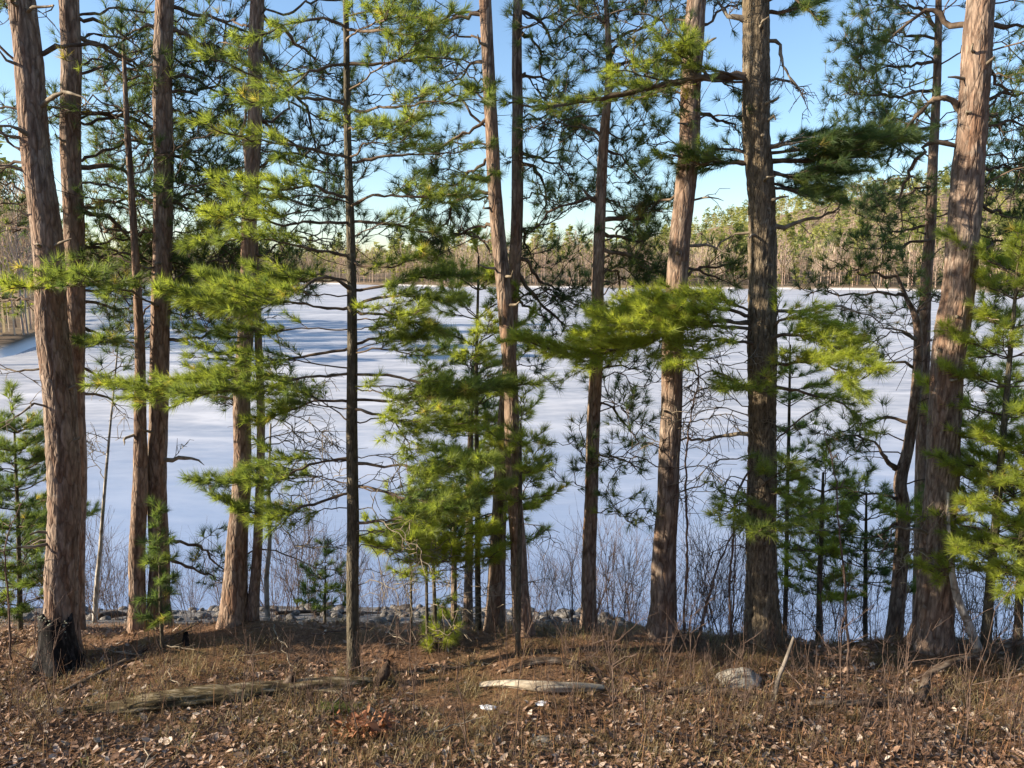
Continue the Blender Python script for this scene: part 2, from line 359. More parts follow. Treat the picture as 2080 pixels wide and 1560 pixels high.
pp = [proto('far_pine', far_pine(100 + k, (15, 18, 13, 9)[k], (2.6, 2.8, 3.0, 2.4)[k], (60, 70, 60, 46)[k], 9, (.35, .45, .2, .12)[k]), FARPTRUNK, NEED_FAR,
            ('tall slim yellow green pine among bare trees on the far shore', 'very tall high crowned pine on the far shore', 'broad full crowned pine on the far shore', 'low bushy pine at the snowy edge of the far shore')[k], 'tree', GP) for k in range(4)]
pb = [proto('bare_tree', far_bare(200 + k, (13, 15, 11, 14)[k]), FARTRUNK, FAR_BARE,
            ('pale leafless tree of middle height on the far shore', 'tall pale leafless tree on the far shore', 'short pale leafless tree on the far shore', 'pale leafless tree with a wide twiggy top on the far shore')[k], 'tree', GB) for k in range(4)]
used = set()
def put(protos, k, x, y, z, s, label=None, group=None):
    o = protos[k]
    if (id(protos), k) in used: o = copy_tree(o)
    else: used.add((id(protos), k))
    o.location = (x, y, z); o.scale = (s, s, s); o.rotation_euler.z = rnd.random() * 6.28
    if label: o['label'] = label; o['group'] = group
    return o
def polar(b, r): return r * math.sin(R(b)), r * math.cos(R(b)), float(far_z(np.array([b]), np.array([r]))[0])
for k in range(185):                                  # bare trees along the water
    b = rnd.uniform(-27, 36) if k % 5 else rnd.uniform(0, 26)
    x, y, z = polar(b, float(shore_r(b)) + rnd.uniform(5, 32)); put(pb, k % 4, x, y, z, rnd.uniform(.75, 1.2))
for k in range(120):                                  # pines between and behind them
    b = rnd.uniform(-29, 36); small = k % 3 == 0
    x, y, z = polar(b, float(shore_r(b)) + (rnd.uniform(5, 12) if small else rnd.uniform(18, 60)))
    put(pp, 3 if small else k % 3, x, y, z, rnd.uniform(.3, .6) if small else rnd.uniform(.8, 1.2))
for k in range(26):                                   # the wooded point on the left
    b = rnd.uniform(-40, -31.3); x, y, z = polar(b, float(shore_r(b)) + rnd.uniform(4, 45))
    put(pb, k % 4, x, y, z, rnd.uniform(.6, 1.0), 'grey leafless tree on the wooded point beyond the near pines', 'bare trees on the wooded point')
for k in range(7):                                   # pines that run on along the left bank, mostly out of view
    b = rnd.uniform(-40, -32); x, y, z = polar(b, float(shore_r(b)) + rnd.uniform(4, 38))
    put(pp, k % 4, x, y, z, rnd.uniform(.7, 1.1), 'tall pine of the wood along the left bank', 'pines along the left bank')
# the wooded hillside behind, too far to tell its trees apart
def wood(name, n, pine, m):
    V = []; T = []
    for k in range(n):
        b = rng.uniform(-36, 40); d = (28 if pine else 9) + rng.random() ** (1.3 if pine else 2.0) * 480
        r_ = shore_r(b) + d; x, y, z = polar(b, float(r_)); h = rng.uniform(8, 14) * (.75 + .6 * float(n2(b * 9, d * .05, .35)[0]))
        q = 46 if pine else 34
        f = rng.random(q) ** .7
        if pine:
            rad = (1 - f) ** .7 * 2.6 + .25; az = rng.random(q) * 6.283
            c = np.column_stack([x + rad * np.cos(az) * .8, y + rad * np.sin(az) * .8, z + h * (.3 + .7 * f)])
            a = rng.normal(size=(q, 3)) * [.55, .55, .3]; e = rng.normal(size=(q, 3)) * [.5, .5, .35]
            V.append(np.stack([c - a, c + a, c + e * 1.6], 1).reshape(-1, 3))
        else:
            c = np.column_stack([x + rng.normal(size=q) * .9, y + rng.normal(size=q) * .9, z + h * (.35 + .5 * rng.random(q))])
            c[0] = (x, y, z - .3); up = np.column_stack([rng.normal(size=q) * .5, rng.normal(size=q) * .5, rng.uniform(1.2, 3.0, q)])
            up[0] = (0, 0, h); w_ = np.full((q, 1), .05); w_[0] = .09; sd = rng.normal(size=(q, 3)) * [1, 1, 0]; sd /= np.linalg.norm(sd, axis=1)[:, None]
            V.append(np.stack([c - sd * w_, c + sd * w_, c + up], 1).reshape(-1, 3))
        T.append(np.clip(np.repeat(rng.random(), q * 3) + np.repeat(rng.normal(size=q) * .12, 3), 0, 1))
    V = np.concatenate(V)
    o = link(name, make_mesh(name, V, np.arange(len(V)).reshape(-1, 3), attrs={'tint': np.concatenate(T)}), m, kind='stuff')
    return o
tag(wood('pine_wood', 3200, True, NEED_FAR), 'yellow green pine wood covering the far hillside', 'wood')
tag(wood('bare_wood', 2200, False, FAR_BARE), 'pinkish leafless wood on the far hillside', 'wood')

# ------------------------------------------------------------------ near pines
def bark_disp(P, kind, rad):
    s = {'red': (36, 8.0), 'white': (46, 14.0), 'smooth': (30, 16), 'birch': (8, 30)}[kind]
    q = P * [s[0], s[0], s[1]]; q = q + 0.8 * np.stack([vnoise(q * .5 + 9), vnoise(q * .5 + 40), vnoise(q * .5 + 70)], 1)
    a = np.abs(2 * vnoise(q) - 1); b_ = np.abs(2 * vnoise(q * 1.9 + 13) - 1)
    f = np.clip(np.minimum(a * 2.2, .35 + b_ * 1.4), 0, 1)
    return f
def build_trunk(tree, kind, matl, seg, flare, tip=0.012):
    """tree.axis (n,4): x y z radius from ground to top."""
    A = tree['axis']; n = len(A); P = A[:, :3]; rad = A[:, 3].copy()
    zrel = P[:, 2] - P[0, 2]
    an = np.arange(seg) * 2 * math.pi / seg
    fl = 1 + flare * np.exp(-np.clip(zrel - .12, 0, 9) / .16)
    lob = 1 + (0.5 * flare * np.exp(-np.clip(zrel - .1, 0, 9) / .13))[:, None] * np.cos(an * tree.get('lobes', 5) + 1.0 + P[0, 0] * 3)[None, :]
    rr = (rad * fl)[:, None] * lob
    C = np.stack([np.cos(an), np.sin(an)], 1)
    V = np.zeros((n, seg, 3)); V[:, :, 0] = P[:, None, 0] + rr * C[None, :, 0]; V[:, :, 1] = P[:, None, 1] + rr * C[None, :, 1]; V[:, :, 2] = P[:, None, 2]
    W = V.reshape(-1, 3)
    f = bark_disp(W + tree['base'] * 0 + tree['seed'] * 3.1, kind, rad)
    big = vnoise(W * [9, 9, 3] + tree['seed']) - .5
    amp = {'red': .055, 'white': .085, 'smooth': .02, 'birch': .01}[kind]
    rv = np.repeat(rad, seg); off = rv * (amp * (f - .7) + .09 * big) * (1 + .6 * (rv > .12))
    cen = np.repeat(P, seg, 0); dirv = W - cen; dirv[:, 2] = 0; dirv /= np.linalg.norm(dirv, axis=1)[:, None] + 1e-9
    W = W + dirv * off[:, None]
    i = np.arange(n - 1)[:, None] * seg; j = np.arange(seg)[None, :]; j2 = (j + 1) % seg
    F = np.stack([i + j, i + j2, i + seg + j2, i + seg + j], -1).reshape(-1, 4)
    return make_mesh('trunk', W - tree['base'], None, F, {'furrow': f}, True)

def new_tree(name, pix, kind, label, Y=None, H=11.0, cat='tree', bark=None, flare=.35, lean=0.0, group=None, root_z=None):
    u, v, w = pix[0]
    if Y is None: Y = min(G(u, v)[1], 7.0)
    P = []
    for (a, b_, ww) in pix:
        yy = Y + lean * (v - b_) / 1300.0
        p = Q(a, b_, yy); P.append([*p, ww / FPX * yy * .5])
    P = np.array(P)
    P[0, 2] = gz(P[0, 0], P[0, 1])
    base = P[0, :3].copy()
    top = P[-1]; z1 = top[2]
    if H > z1 + .3 and H > 0:
        d = unit(P[-1, :3] - P[-2, :3]); k = (H - z1) / max(d[2], .5)
        for f in (.35, .7, 1.0):
            q = top[:3] + d * k * f; q[0] += rnd.uniform(-.05, .05); P = np.vstack([P, [*q, max(.012, top[3] * (1 - .85 * f))]])
    P = np.vstack([[P[0, 0], P[0, 1], P[0, 2] - .18, P[0, 3]], P])
    L = P[-1, 2] - P[0, 2]
    zvis = 6.2
    n = int(min(L, zvis) / .028) + int(max(0, L - zvis) / .12) + 4
    ax = catmull(P, max(24, n)); ax[:, 3] = np.maximum(ax[:, 3], .006)
    jit = (np.stack([vnoise(np.stack([ax[:, 2] * 1.3 + base[0] * 7, 0 * ax[:, 2], 0 * ax[:, 2] + s], 1)) for s in (1, 8)], 1) - .5) * .35
    ax[:, :2] += jit * ax[:, 3:4] * sstep(0, 1, ax[:, 2] - ax[0, 2])[:, None]
    root = tag(link(name, None, loc=base), label, cat, group)
    t = dict(axis=ax, base=base, seed=abs(hash(label)) % 97 if False else (sum(map(ord, label)) % 97), root=root, Y=Y, kind=kind)
    maxr = ax[:, 3].max(); seg = int(np.clip(2 * math.pi * maxr / .013, 10, 84))
    bk = bark or kind
    m = {'red': BARK_RED, 'white': BARK_WHITE, 'smooth': BARK_SMOOTH, 'birch': BARK_BIRCH}[bk]
    t['trunk'] = link('trunk', build_trunk(t, bk, m, seg, flare), m, root)
    return t
def at_z(t, z):
    ax = t['axis']; return np.array([np.interp(z, ax[:, 2], ax[:, k]) for k in range(4)])
def at_v(t, v):                      # where the trunk crosses picture row v
    ax = t['axis']; r = ray(1040, v); z = CAMZ + r[2] / r[1] * t['Y']; return at_z(t, z)

WPN = dict(K=36, spread=.80, w=.0019); RPN = dict(K=42, spread=.95, w=.0021)
UP = np.array([0, 0, 1.0])
def grow(t, P, r0, kind, dens=1.0, t0=.25, twig=1.0, tintb=.45, size=1.0, sides=6, name='branch', sag=0.0, wobf=1.0, wood=None, nk=None):
    """a branch along the points P with twigs and needles; kinds: W white pine, R red pine, D dead"""
    P = np.asarray(P, float); seglen = np.linalg.norm(np.diff(P, axis=0), axis=1).sum()
    m = max(6, int(seglen / .055)); path = catmull(P, m)
    wob = {'W': .009, 'R': .021, 'D': .013}[kind]
    jn = np.cumsum(rng.normal(size=(m, 3)) * wob * wobf, 0); jn -= np.linspace(0, 1, m)[:, None] * jn[-1]
    jn[0] = 0; path = path + jn
    rad = r0 * .8 * (1 - np.linspace(0, 1, m)) ** .9 + .0024
    rad *= 1 + .12 * rng.normal(size=m) * (r0 > .012)
    tb = Tubes(); tb.add(path, rad, sides)
    TP, TD, TS, TT = [], [], [], []
    s = np.concatenate([[0], np.cumsum(np.linalg.norm(np.diff(path, axis=0), axis=1))]); L = s[-1]
    def tuft(p, d, sz, tt):
        TP.append(p); TD.append(d); TS.append(sz); TT.append(tt)
    btint = tintb + rng.normal() * .10
    step = {'W': .058, 'R': .13, 'D': .12}[kind] / dens
    pos = t0 * L; side = 1 if rng.random() < .5 else -1
    while pos < L * .99:
        i = min(np.searchsorted(s, pos), m - 1); p0 = path[i]; tan = unit(path[min(i + 1, m - 1)] - path[max(i - 1, 0)])
        hz = unit(np.cross(tan, UP)); f = pos / L
        side = -side
        if kind == 'W':
            ln = np.clip(.42 * L * (1.05 - f), .10, .55) * rng.uniform(.55, 1.15) * twig
            d = unit(tan * .75 + hz * side * rng.uniform(.45, 1.0) + UP * rng.uniform(-.32, .42))
            n = 5; q = np.linspace(0, 1, n)[:, None]
            tw = p0 + d * ln * q + tan * ln * .18 * q ** 2 + UP * ln * (.10 - sag) * q ** 2 + rng.normal(size=(n, 3)) * .006 * q
            tb.add(tw, np.linspace(.0042, .0017, n), 3)
            st = int(max(3, ln * .85 / .033))
            for g_ in range(st):
                qf = 1 - g_ / st * .84; pp_ = np.array([np.interp(qf, q[:, 0], tw[:, k]) for k in range(3)])
                dd = unit(tw[-1] - tw[-2])
                if g_ == 0: tuft(pp_, dd, .105 * size, btint + rng.normal() * .15)
                else:
                    dd = unit(dd + hz * side * rng.choice([-1, 1]) * .75 + UP * rng.uniform(0, .4)); l2 = rng.uniform(.03, .11) * (1.2 if ln > .25 else .7)
                    e = pp_ + dd * l2; tb.add([pp_, e], [.002, .0014], 3); tuft(e, dd, .10 * size * rng.uniform(.8, 1.1), btint + rng.normal() * .15)
        else:
            ln = np.clip(.5 * L * (1.1 - f), .15, .75) * rng.uniform(.5, 1.1) * twig
            a = rng.uniform(0, 6.283); d = unit(tan * .7 + (hz * math.cos(a) + UP * math.sin(a)) * rng.uniform(.6, 1.1))
            n = 7; q = np.linspace(0, 1, n)[:, None]; cv = rng.normal(size=3) * .28
            tw = p0 + d * ln * q + cv * ln * q ** 2 + UP * ln * (.22 if kind == 'R' else -.12) * q ** 2.2
            tw += np.cumsum(rng.normal(size=(n, 3)) * .012, 0) * q
            tb.add(tw, np.linspace(.0052 if kind == 'R' else .0042, .0020, n), 4)
            ns = rng.integers(2, 5) if kind == 'R' else rng.integers(2, 6)
            if kind == 'R': tuft(tw[-1], unit(tw[-1] - tw[-2]) + UP * .3, .125 * size, btint + rng.normal() * .15)
            for g_ in range(ns):
                k = rng.integers(2, n - 1); dd = unit(unit(tw[k + 1] - tw[k]) * .7 + rng.normal(size=3) * .7 + UP * .15); l2 = rng.uniform(.07, .26)
                b3 = tw[k] + dd * l2 * .5 + rng.normal(size=3) * .012; e = tw[k] + dd * l2 + UP * (.04 if kind == 'R' else -.03) + rng.normal(size=3) * .02
                tb.add([tw[k], b3, e], [.0038, .003, .002], 3)
                if kind == 'R' and rng.random() < .85: tuft(e, unit(e - b3) + UP * .35, .12 * size * rng.uniform(.8, 1.15), btint + rng.normal() * .15)
        pos += step * rng.uniform(.6, 1.4)
    if kind != 'D': tuft(path[-1], unit(path[-1] - path[-2]), .11 * size, btint)
    b_ = link(name, tb.mesh(name, t['base']), wood or (TWIG_DEAD if kind == 'D' else TWIG_PINE), t['root'])
    if TP:
        c_ = WPN if kind == 'W' else RPN
        link('needles', needle_mesh('needles', TP, TD, TS, t['base'], nk or c_['K'], c_['spread'], c_['w'] * (1.8 if nk else 1), TT), NEED_W if kind == 'W' else NEED_R, b_, kind='stuff')
    return b_
def B(t, path, dz, wpx, kind, dens=1.0, **kw):
    """branch given as a path of picture points; dz = how much farther (or nearer) than the trunk its tip is"""
    n = len(path); Y = t['Y']; P = []
    for k, (u, v) in enumerate(path): P.append(Q(u, v, Y + dz * (k / (n - 1)) ** 1.1))
    st = at_v(t, path[0][1]); P[0] = st[:3] + unit(P[1] - st[:3]) * st[3] * .4
    return grow(t, P, wpx / FPX * Y * .5, kind, dens, **kw)
def fill(t, n, v0, v1, l0, l1, kind, side=0, dens=1.0, rise=.1, r0=.012, depth=(-.7, .7), z=None, **kw):
    for k in range(n):
        v = v0 + (v1 - v0) * (k + rng.random()) / n
        s = at_v(t, v) if z is None else at_z(t, z[0] + (z[1] - z[0]) * (k + rng.random()) / n)
        sg = side if side else (1 if rng.random() < .5 else -1)
        d = unit(np.array([sg * rng.uniform(.55, 1.0), rng.uniform(*depth), rise + rng.normal() * .15])); L = rng.uniform(l0, l1)
        p0 = s[:3] + d * s[3] * .4
        if kind == 'W': pts = [p0, p0 + d * L * .4 + UP * .03 * L, p0 + d * L * .75 - UP * .01 * L, p0 + d * L + UP * .06 * L]
        else:
            e = rng.normal(size=(3, 3)) * [.06, .06, .09] * L
            pts = [p0, p0 + d * L * .3 + UP * .10 * L + e[0] * .5, p0 + d * L * .62 + UP * .04 * L + e[1], p0 + d * L + UP * .02 * L + e[2]]
        grow(t, pts, r0 * (L / 1.2) ** .7, kind, dens, **kw)
def stubs(t, n, v0, v1):
    for k in range(n):
        s = at_v(t, rng.uniform(v0, v1)); a = rng.uniform(-2.9, -.25); d = np.array([math.cos(a), math.sin(a), rng.uniform(-.1, .5)]); L = rng.uniform(.03, .16)
        tb = Tubes(); p = s[:3] + d * s[3] * .75
        tb.add([p, p + d * (s[3] * .3 + L * .6), p + d * (s[3] * .3 + L) + rng.normal(size=3) * .03], [.016, .011, .006], 6)
        link('branch_stub', tb.mesh('branch_stub', t['base']), TWIG_DEAD, t['root'])
def crown(t, n, l0, l1, kind, z0=6.4, z1=10.5):            # the crown above the picture
    fill(t, n, 0, 0, l0, l1, kind, 0, .45, .15, .03, (-1, 1), (z0, z1), size=1.5, nk=14)

A = new_tree('red_pine', [(126, 1335, 68), (126, 1035, 63), (117, 760, 61), (96, 520, 56), (71, 260, 51), (44, 0, 48)], 'red', 'thick red pine right behind the charred stump', lean=.1)
A2 = new_tree('red_pine', [(158, 1325, 36), (156, 1035, 38), (152, 760, 38), (149, 520, 38), (145, 260, 37), (141, 0, 35)], 'red', 'straight red pine half hidden behind the thick pine at the stump', Y=7.35)
T3 = new_tree('red_pine', [(279, 1298, 34), (282, 1035, 32), (286, 770, 22), (275, 520, 15), (258, 260, 11), (250, 90, 6)], 'red', 'slender bending red pine close beside a straight grey one', H=0, Y=7.15)
Bt = new_tree('red_pine', [(326, 1308, 46), (321, 1035, 39), (324, 760, 38), (328, 520, 37), (330, 260, 36), (333, 0, 34)], 'red', 'straight grey red pine with a seedling at its foot', Y=7.28)
C = new_tree('red_pine', [(474, 1292, 56), (487, 1035, 39), (495, 780, 34), (504, 520, 30), (515, 260, 28), (524, 0, 27)], 'red', 'sunlit red pine leaning on a needle mound', flare=.3, Y=7.08)
D = new_tree('red_pine', [(514, 1288, 24), (527, 1035, 19), (530, 900, 17), (522, 600, 14), (512, 430, 13), (500, 300, 11)], 'red', 'thin red pine sharing the needle mound with a thicker one', H=4.9, Y=7.12)
E = new_tree('white_pine', [(718, 1370, 27), (717, 1035, 25), (715, 780, 22), (713, 520, 18), (706, 260, 14), (702, 0, 10)], 'white', 'dark slim white pine with whorled branches behind the mossy log', bark='smooth', H=7.6, flare=.15)
F = new_tree('red_pine', [(1064, 1285, 40), (1046, 1035, 32), (1036, 800, 30), (1017, 520, 29), (998, 260, 26), (986, 0, 24)], 'red', 'red pine crossing in front of another leaning the other way')
Gt = new_tree('red_pine', [(1004, 1288, 44), (1016, 1035, 31), (1030, 780, 28), (1046, 520, 25), (1050, 260, 22), (1053, 0, 18)], 'red', 'red pine crossing behind another, its foot among saplings', Y=7.4)
It = new_tree('red_pine', [(1196, 1298, 34), (1200, 1035, 29), (1209, 780, 27), (1217, 520, 24), (1225, 300, 20), (1236, 150, 14), (1230, 0, 9)], 'red', 'crooked red pine with a knobby bent limb', H=6.6, Y=7.2)
J = new_tree('red_pine', [(1346, 1283, 58), (1352, 1035, 46), (1366, 780, 44), (1381, 520, 42), (1398, 260, 40), (1415, 0, 37)], 'red', 'sunlit orange red pine standing beside the dark furrowed one')
K = new_tree('white_pine', [(1551, 1292, 72), (1543, 1035, 60), (1545, 780, 57), (1546, 520, 55), (1540, 260, 53), (1533, 0, 49)], 'white', 'big white pine with dark furrowed bark near the pale boulder', flare=.3)
Lt = new_tree('red_pine', [(1892, 1310, 78), (1908, 1035, 64), (1922, 780, 63), (1948, 520, 61), (1972, 260, 56), (1995, 0, 50)], 'red', 'thick red pine leaning right beside a crooked stem')
M = new_tree('red_pine', [(1816, 1300, 32), (1835, 1060, 28), (1828, 980, 26), (1845, 900, 22), (1862, 780, 20), (1862, 660, 15), (1838, 600, 10), (1815, 545, 6)], 'red', 'crooked red pine forking low, beside the thick leaning one', H=0, Y=7.5)
N = new_tree('red_pine', [(1866, 1290, 26), (1874, 900, 24), (1885, 520, 21), (1896, 300, 18), (1905, 60, 13)], 'red', 'slim pale red pine with an open crown behind the thick leaning one', Y=8.6, H=7.5)
for t in (A, A2, Bt, C, F, Gt, J, K, Lt): crown(t, 7, 1.1, 2.2, 'W' if t is K else 'R')
stubs(A, 12, 40, 1150); stubs(A2, 7, 30, 900); stubs(Bt, 7, 60, 900); stubs(J, 6, 60, 1000); stubs(Lt, 7, 60, 900); stubs(K, 8, 60, 700); stubs(F, 5, 80, 700); stubs(C, 4, 200, 1000)

# A and A2: upper left, curved half bare limbs
for p, dz, w, k, dn in [
    ([(40, 10), (20, -10), (-40, -30)], -.3, 12, 'R', .8), ([(70, 110), (100, 92), (160, 95), (240, 115), (300, 150)], .5, 11, 'R', .8),
    ([(75, 225), (100, 196), (140, 192), (185, 212)], -.2, 13, 'D', .3), ([(75, 290), (40, 265), (0, 255), (-60, 262)], -.2, 10, 'D', .7),
    ([(85, 350), (40, 335), (-10, 345), (-50, 380)], .3, 8, 'R', .8), ([(90, 360), (50, 352), (10, 340), (-40, 350)], .1, 7, 'D', .9),
    ([(95, 430), (60, 410), (20, 400), (-30, 420)], .4, 8, 'R', 1), ([(100, 630), (60, 628), (10, 620), (-50, 640)], .5, 9, 'R', .9),
    ([(115, 570), (90, 590), (60, 580), (-40, 600)], -.8, 6, 'W', 1.0), ([(120, 585), (140, 580), (165, 570), (175, 560)], -.9, 5, 'W', 1.2),
    ([(105, 830), (75, 820), (40, 835), (20, 860)], -.3, 7, 'D', 1), ([(100, 760), (60, 745), (20, 750), (-30, 740)], .2, 6, 'D', 1),
    ([(80, 20), (100, 12), (110, 20), (85, 28)], -.1, 9, 'D', .3)]: B(A, p, dz, w, k, dn)
for p, dz, w, k, dn in [
    ([(155, 35), (210, 40), (280, 90), (320, 120)], .4, 10, 'R', 1), ([(160, 75), (220, 95), (300, 150), (330, 210)], .6, 10, 'R', 1.1), ([(160, 240), (230, 250), (300, 280), (350, 330)], .7, 11, 'R', 1.1),
    ([(165, 330), (230, 345), (300, 400), (420, 430)], .8, 13, 'R', 1.2), ([(165, 430), (230, 440), (290, 480), (370, 530)], .7, 13, 'R', 1.2), ([(168, 500), (230, 505), (300, 545)], .6, 9, 'R', 1.2),
    ([(172, 615), (220, 625), (270, 620)], .4, 9, 'R', 1.2), ([(172, 660), (220, 690), (290, 705)], .5, 10, 'R', 1.2), ([(172, 740), (215, 760), (250, 730)], .3, 7, 'R', 1), ([(170, 795), (215, 805), (250, 840)], .3, 8, 'D', 1),
    ([(170, 690), (190, 700), (215, 690)], -.8, 6, 'W', 1.2)]: B(A2, p, dz, w, k, dn)
fill(A2, 13, 10, 640, .9, 1.7, 'R', 1, 1.0, .05, .013, (.05, 1.0))
fill(A, 7, 20, 560, .7, 1.4, 'R', -1, .9, .1, .013, (.05, 1.0))
fill(T3, 20, 110, 740, .45, 1.1, 'R', 0, 1.1, .05, .009, (.05, 1.0))
B(T3, [(290, 880), (260, 885), (252, 905)], -.2, 9, 'D', .4)
# Bt
for p, dz, w, k, dn in [
    ([(348, 10), (420, 25), (480, 60), (560, 60)], .5, 10, 'R', 1), ([(348, 60), (420, 90), (500, 150), (560, 230)], .6, 11, 'R', 1), ([(346, 160), (400, 175), (470, 200), (550, 210)], .5, 9, 'R', .9),
    ([(346, 305), (400, 330), (440, 350), (500, 340)], .6, 9, 'R', 1), ([(345, 405), (400, 415), (450, 440), (500, 455)], .4, 9, 'R', 1), ([(344, 690), (400, 685), (440, 672), (490, 680)], .4, 9, 'R', 1.1),
    ([(340, 930), (380, 938), (415, 945)], -.1, 17, 'D', .2), ([(340, 1090), (400, 1110), (450, 1150), (470, 1190)], .6, 9, 'R', .9), ([(340, 1130), (380, 1150), (420, 1180), (460, 1190)], .5, 9, 'R', .7),
    ([(315, 120), (280, 140), (230, 170)], .5, 8, 'R', 1), ([(312, 250), (270, 270), (220, 265)], .5, 8, 'R', 1), ([(310, 465), (260, 470), (200, 455)], .6, 8, 'R', 1), ([(345, 590), (380, 600), (440, 610)], -.6, 6, 'W', 1.1), ([(330, 620), (300, 615), (240, 590), (215, 600)], -.7, 7, 'W', 1.1)]: B(Bt, p, dz, w, k, dn)
fill(Bt, 17, 5, 640, .7, 1.6, 'R', 0, 1.0, .05, .012, (.05, 1.0))
# C
for p, dz, w, k, dn in [
    ([(538, 20), (600, 70), (640, 120), (700, 190)], .7, 9, 'R', .9), ([(520, 100), (580, 180), (650, 300), (700, 420)], .8, 9, 'R', .8), ([(530, 240), (590, 300), (660, 330)], .5, 8, 'R', .9),
    ([(540, 395), (600, 400), (650, 420), (690, 410)], .3, 10, 'D', .7), ([(520, 520), (580, 545), (620, 560)], .3, 9, 'R', 1), ([(510, 640), (545, 660), (575, 690)], -.3, 8, 'D', .4),
    ([(500, 400), (450, 380), (380, 370), (350, 390)], -.4, 8, 'R', 1.1), ([(495, 450), (440, 470), (390, 500)], -.5, 7, 'W', 1.2)]: B(C, p, dz, w, k, dn)
fill(C, 16, 5, 660, .8, 1.6, 'R', 0, 1.0, .0, .012, (.05, 1.0))
fill(D, 10, 320, 900, .4, .9, 'R', 0, .9, .0, .008, (.05, 1.0)); fill(D, 5, 700, 1080, .5, .9, 'D', 1, 1.2, -.1, .007)
fill(C, 5, 800, 1150, .6, 1.2, 'D', 1, 1.2, -.15, .008)
# E, the near white pine: whorls
ER = [[(724, 60), (800, 70), (880, 60)], [(704, 130), (760, 125), (860, 115), (930, 120)], [(705, 215), (780, 218), (880, 208), (990, 200)], [(706, 330), (800, 322), (900, 318), (985, 300)], [(710, 420), (770, 405), (860, 402), (950, 396)], [(715, 450), (800, 452), (900, 480)], [(715, 530), (780, 535), (860, 520)], [(716, 590), (800, 575), (870, 565), (945, 560)], [(716, 625), (775, 605), (840, 600), (920, 610)], [(716, 628), (800, 645), (880, 670)], [(716, 700), (790, 690), (880, 680)],
      [(717, 760), (800, 770), (930, 785), (1090, 780)], [(717, 812), (870, 803), (960, 800)], [(717, 830), (790, 862), (840, 930)], [(717, 940), (800, 950), (900, 950), (1000, 940)], [(717, 985), (800, 1000), (880, 1020), (950, 1030)], [(717, 1062), (800, 1050), (900, 1030), (1020, 990)]]
EL = [[(703, 55), (640, 40), (560, 60), (480, 80)], [(704, 130), (640, 150), (560, 200), (470, 190)], [(705, 215), (600, 195), (500, 150), (400, 110)], [(706, 320), (620, 300), (520, 290), (400, 250)], [(708, 400), (620, 385), (540, 390), (440, 370)], [(710, 452), (600, 450), (500, 440), (430, 440)], [(712, 520), (630, 500), (540, 480), (450, 490)], [(714, 590), (660, 573), (600, 592), (500, 608), (330, 590)], [(716, 625), (620, 610), (520, 590), (420, 560)], [(716, 705), (600, 720), (480, 760), (350, 785), (200, 778)],
      [(716, 758), (620, 765), (520, 790), (380, 800)], [(717, 815), (620, 825), (520, 855)], [(717, 925), (620, 945), (540, 972), (400, 975)], [(717, 1000), (620, 1030), (520, 1045), (440, 1010)]]
low = lambda v: .6 if v < 340 else (.95 if v < 540 else 1.9)
for k, p in enumerate(ER): B(E, p, rng.uniform(-.8, .1), 7, 'W', low(p[0][1]) * (.8 if k in (13, 15) else 1), tintb=.42, t0=.3)
for k, p in enumerate(EL): B(E, p, rng.uniform(-1.0, 0), 7, 'W', low(p[0][1]) * 1.15, tintb=.45, t0=.3)
fill(E, 14, 20, 800, .6, 1.2, 'W', 0, .7, .05, .008, (-1.2, .2), tintb=.5)
fill(E, 9, 520, 1080, .6, 1.2, 'W', -1, 1.1, .0, .006, (-.5, .6), tintb=.5); fill(E, 6, 600, 1080, .6, 1.2, 'W', 1, 1.1, .0, .006, (-.9, -.1), tintb=.5); fill(E, 6, 880, 1230, .5, .95, 'D', 0, 1.3, -.1, .005)
# F, G
for t, p, dz, w, k, dn in [
    (F, [(985, 235), (940, 270), (900, 300), (880, 340)], .3, 8, 'R', 1), (F, [(978, 300), (950, 330), (910, 370), (860, 420)], .4, 9, 'R', 1.1), (F, [(985, 125), (950, 145), (900, 170)], .3, 7, 'R', 1),
    (F, [(1000, 390), (960, 410), (920, 450), (880, 500)], .5, 10, 'R', 1.3), (F, [(1005, 450), (970, 470), (900, 480), (850, 470)], .6, 9, 'R', 1.3), (F, [(960, 30), (900, 40), (800, 30), (760, 60)], .5, 9, 'R', 1.1),
    (F, [(1015, 330), (1000, 355), (975, 365)], -.5, 6, 'W', 1.2), (F, [(1010, 180), (985, 185), (960, 190)], -.6, 6, 'W', 1.2),
    (Gt, [(1055, 20), (1090, 45), (1130, 80), (1180, 70)], .4, 9, 'R', 1.1), (Gt, [(1055, 60), (1085, 75), (1105, 130), (1110, 180)], .3, 9, 'R', 1.1), (Gt, [(1052, 155), (1100, 160), (1150, 200)], .3, 8, 'R', 1), (Gt, [(1052, 300), (1090, 320), (1140, 345), (1180, 380)], .3, 8, 'R', .9),
    (Gt, [(1052, 330), (1080, 345), (1100, 400), (1090, 460)], .2, 10, 'R', 1.1), (Gt, [(1048, 520), (1090, 560), (1130, 590), (1180, 610)], .3, 9, 'R', 1.1), (Gt, [(1048, 545), (1090, 570), (1140, 650), (1170, 660)], .4, 10, 'R', 1.1), (Gt, [(1046, 600), (1090, 630), (1130, 680)], .5, 8, 'R', 1.2), (Gt, [(1046, 470), (1075, 480), (1080, 530)], .2, 10, 'R', 1.2)]: B(t, p, dz, w, k, dn)
fill(Gt, 13, 10, 640, .6, 1.1, 'R', 1, 1.0, .0, .010, (.05, 1.0)); fill(F, 11, 10, 540, .7, 1.4, 'R', -1, 1.1, .05, .011, (.05, 1.0)); fill(Gt, 5, 650, 1000, .5, .9, 'R', 0, .7, 0, .008, (.05, 1.0))
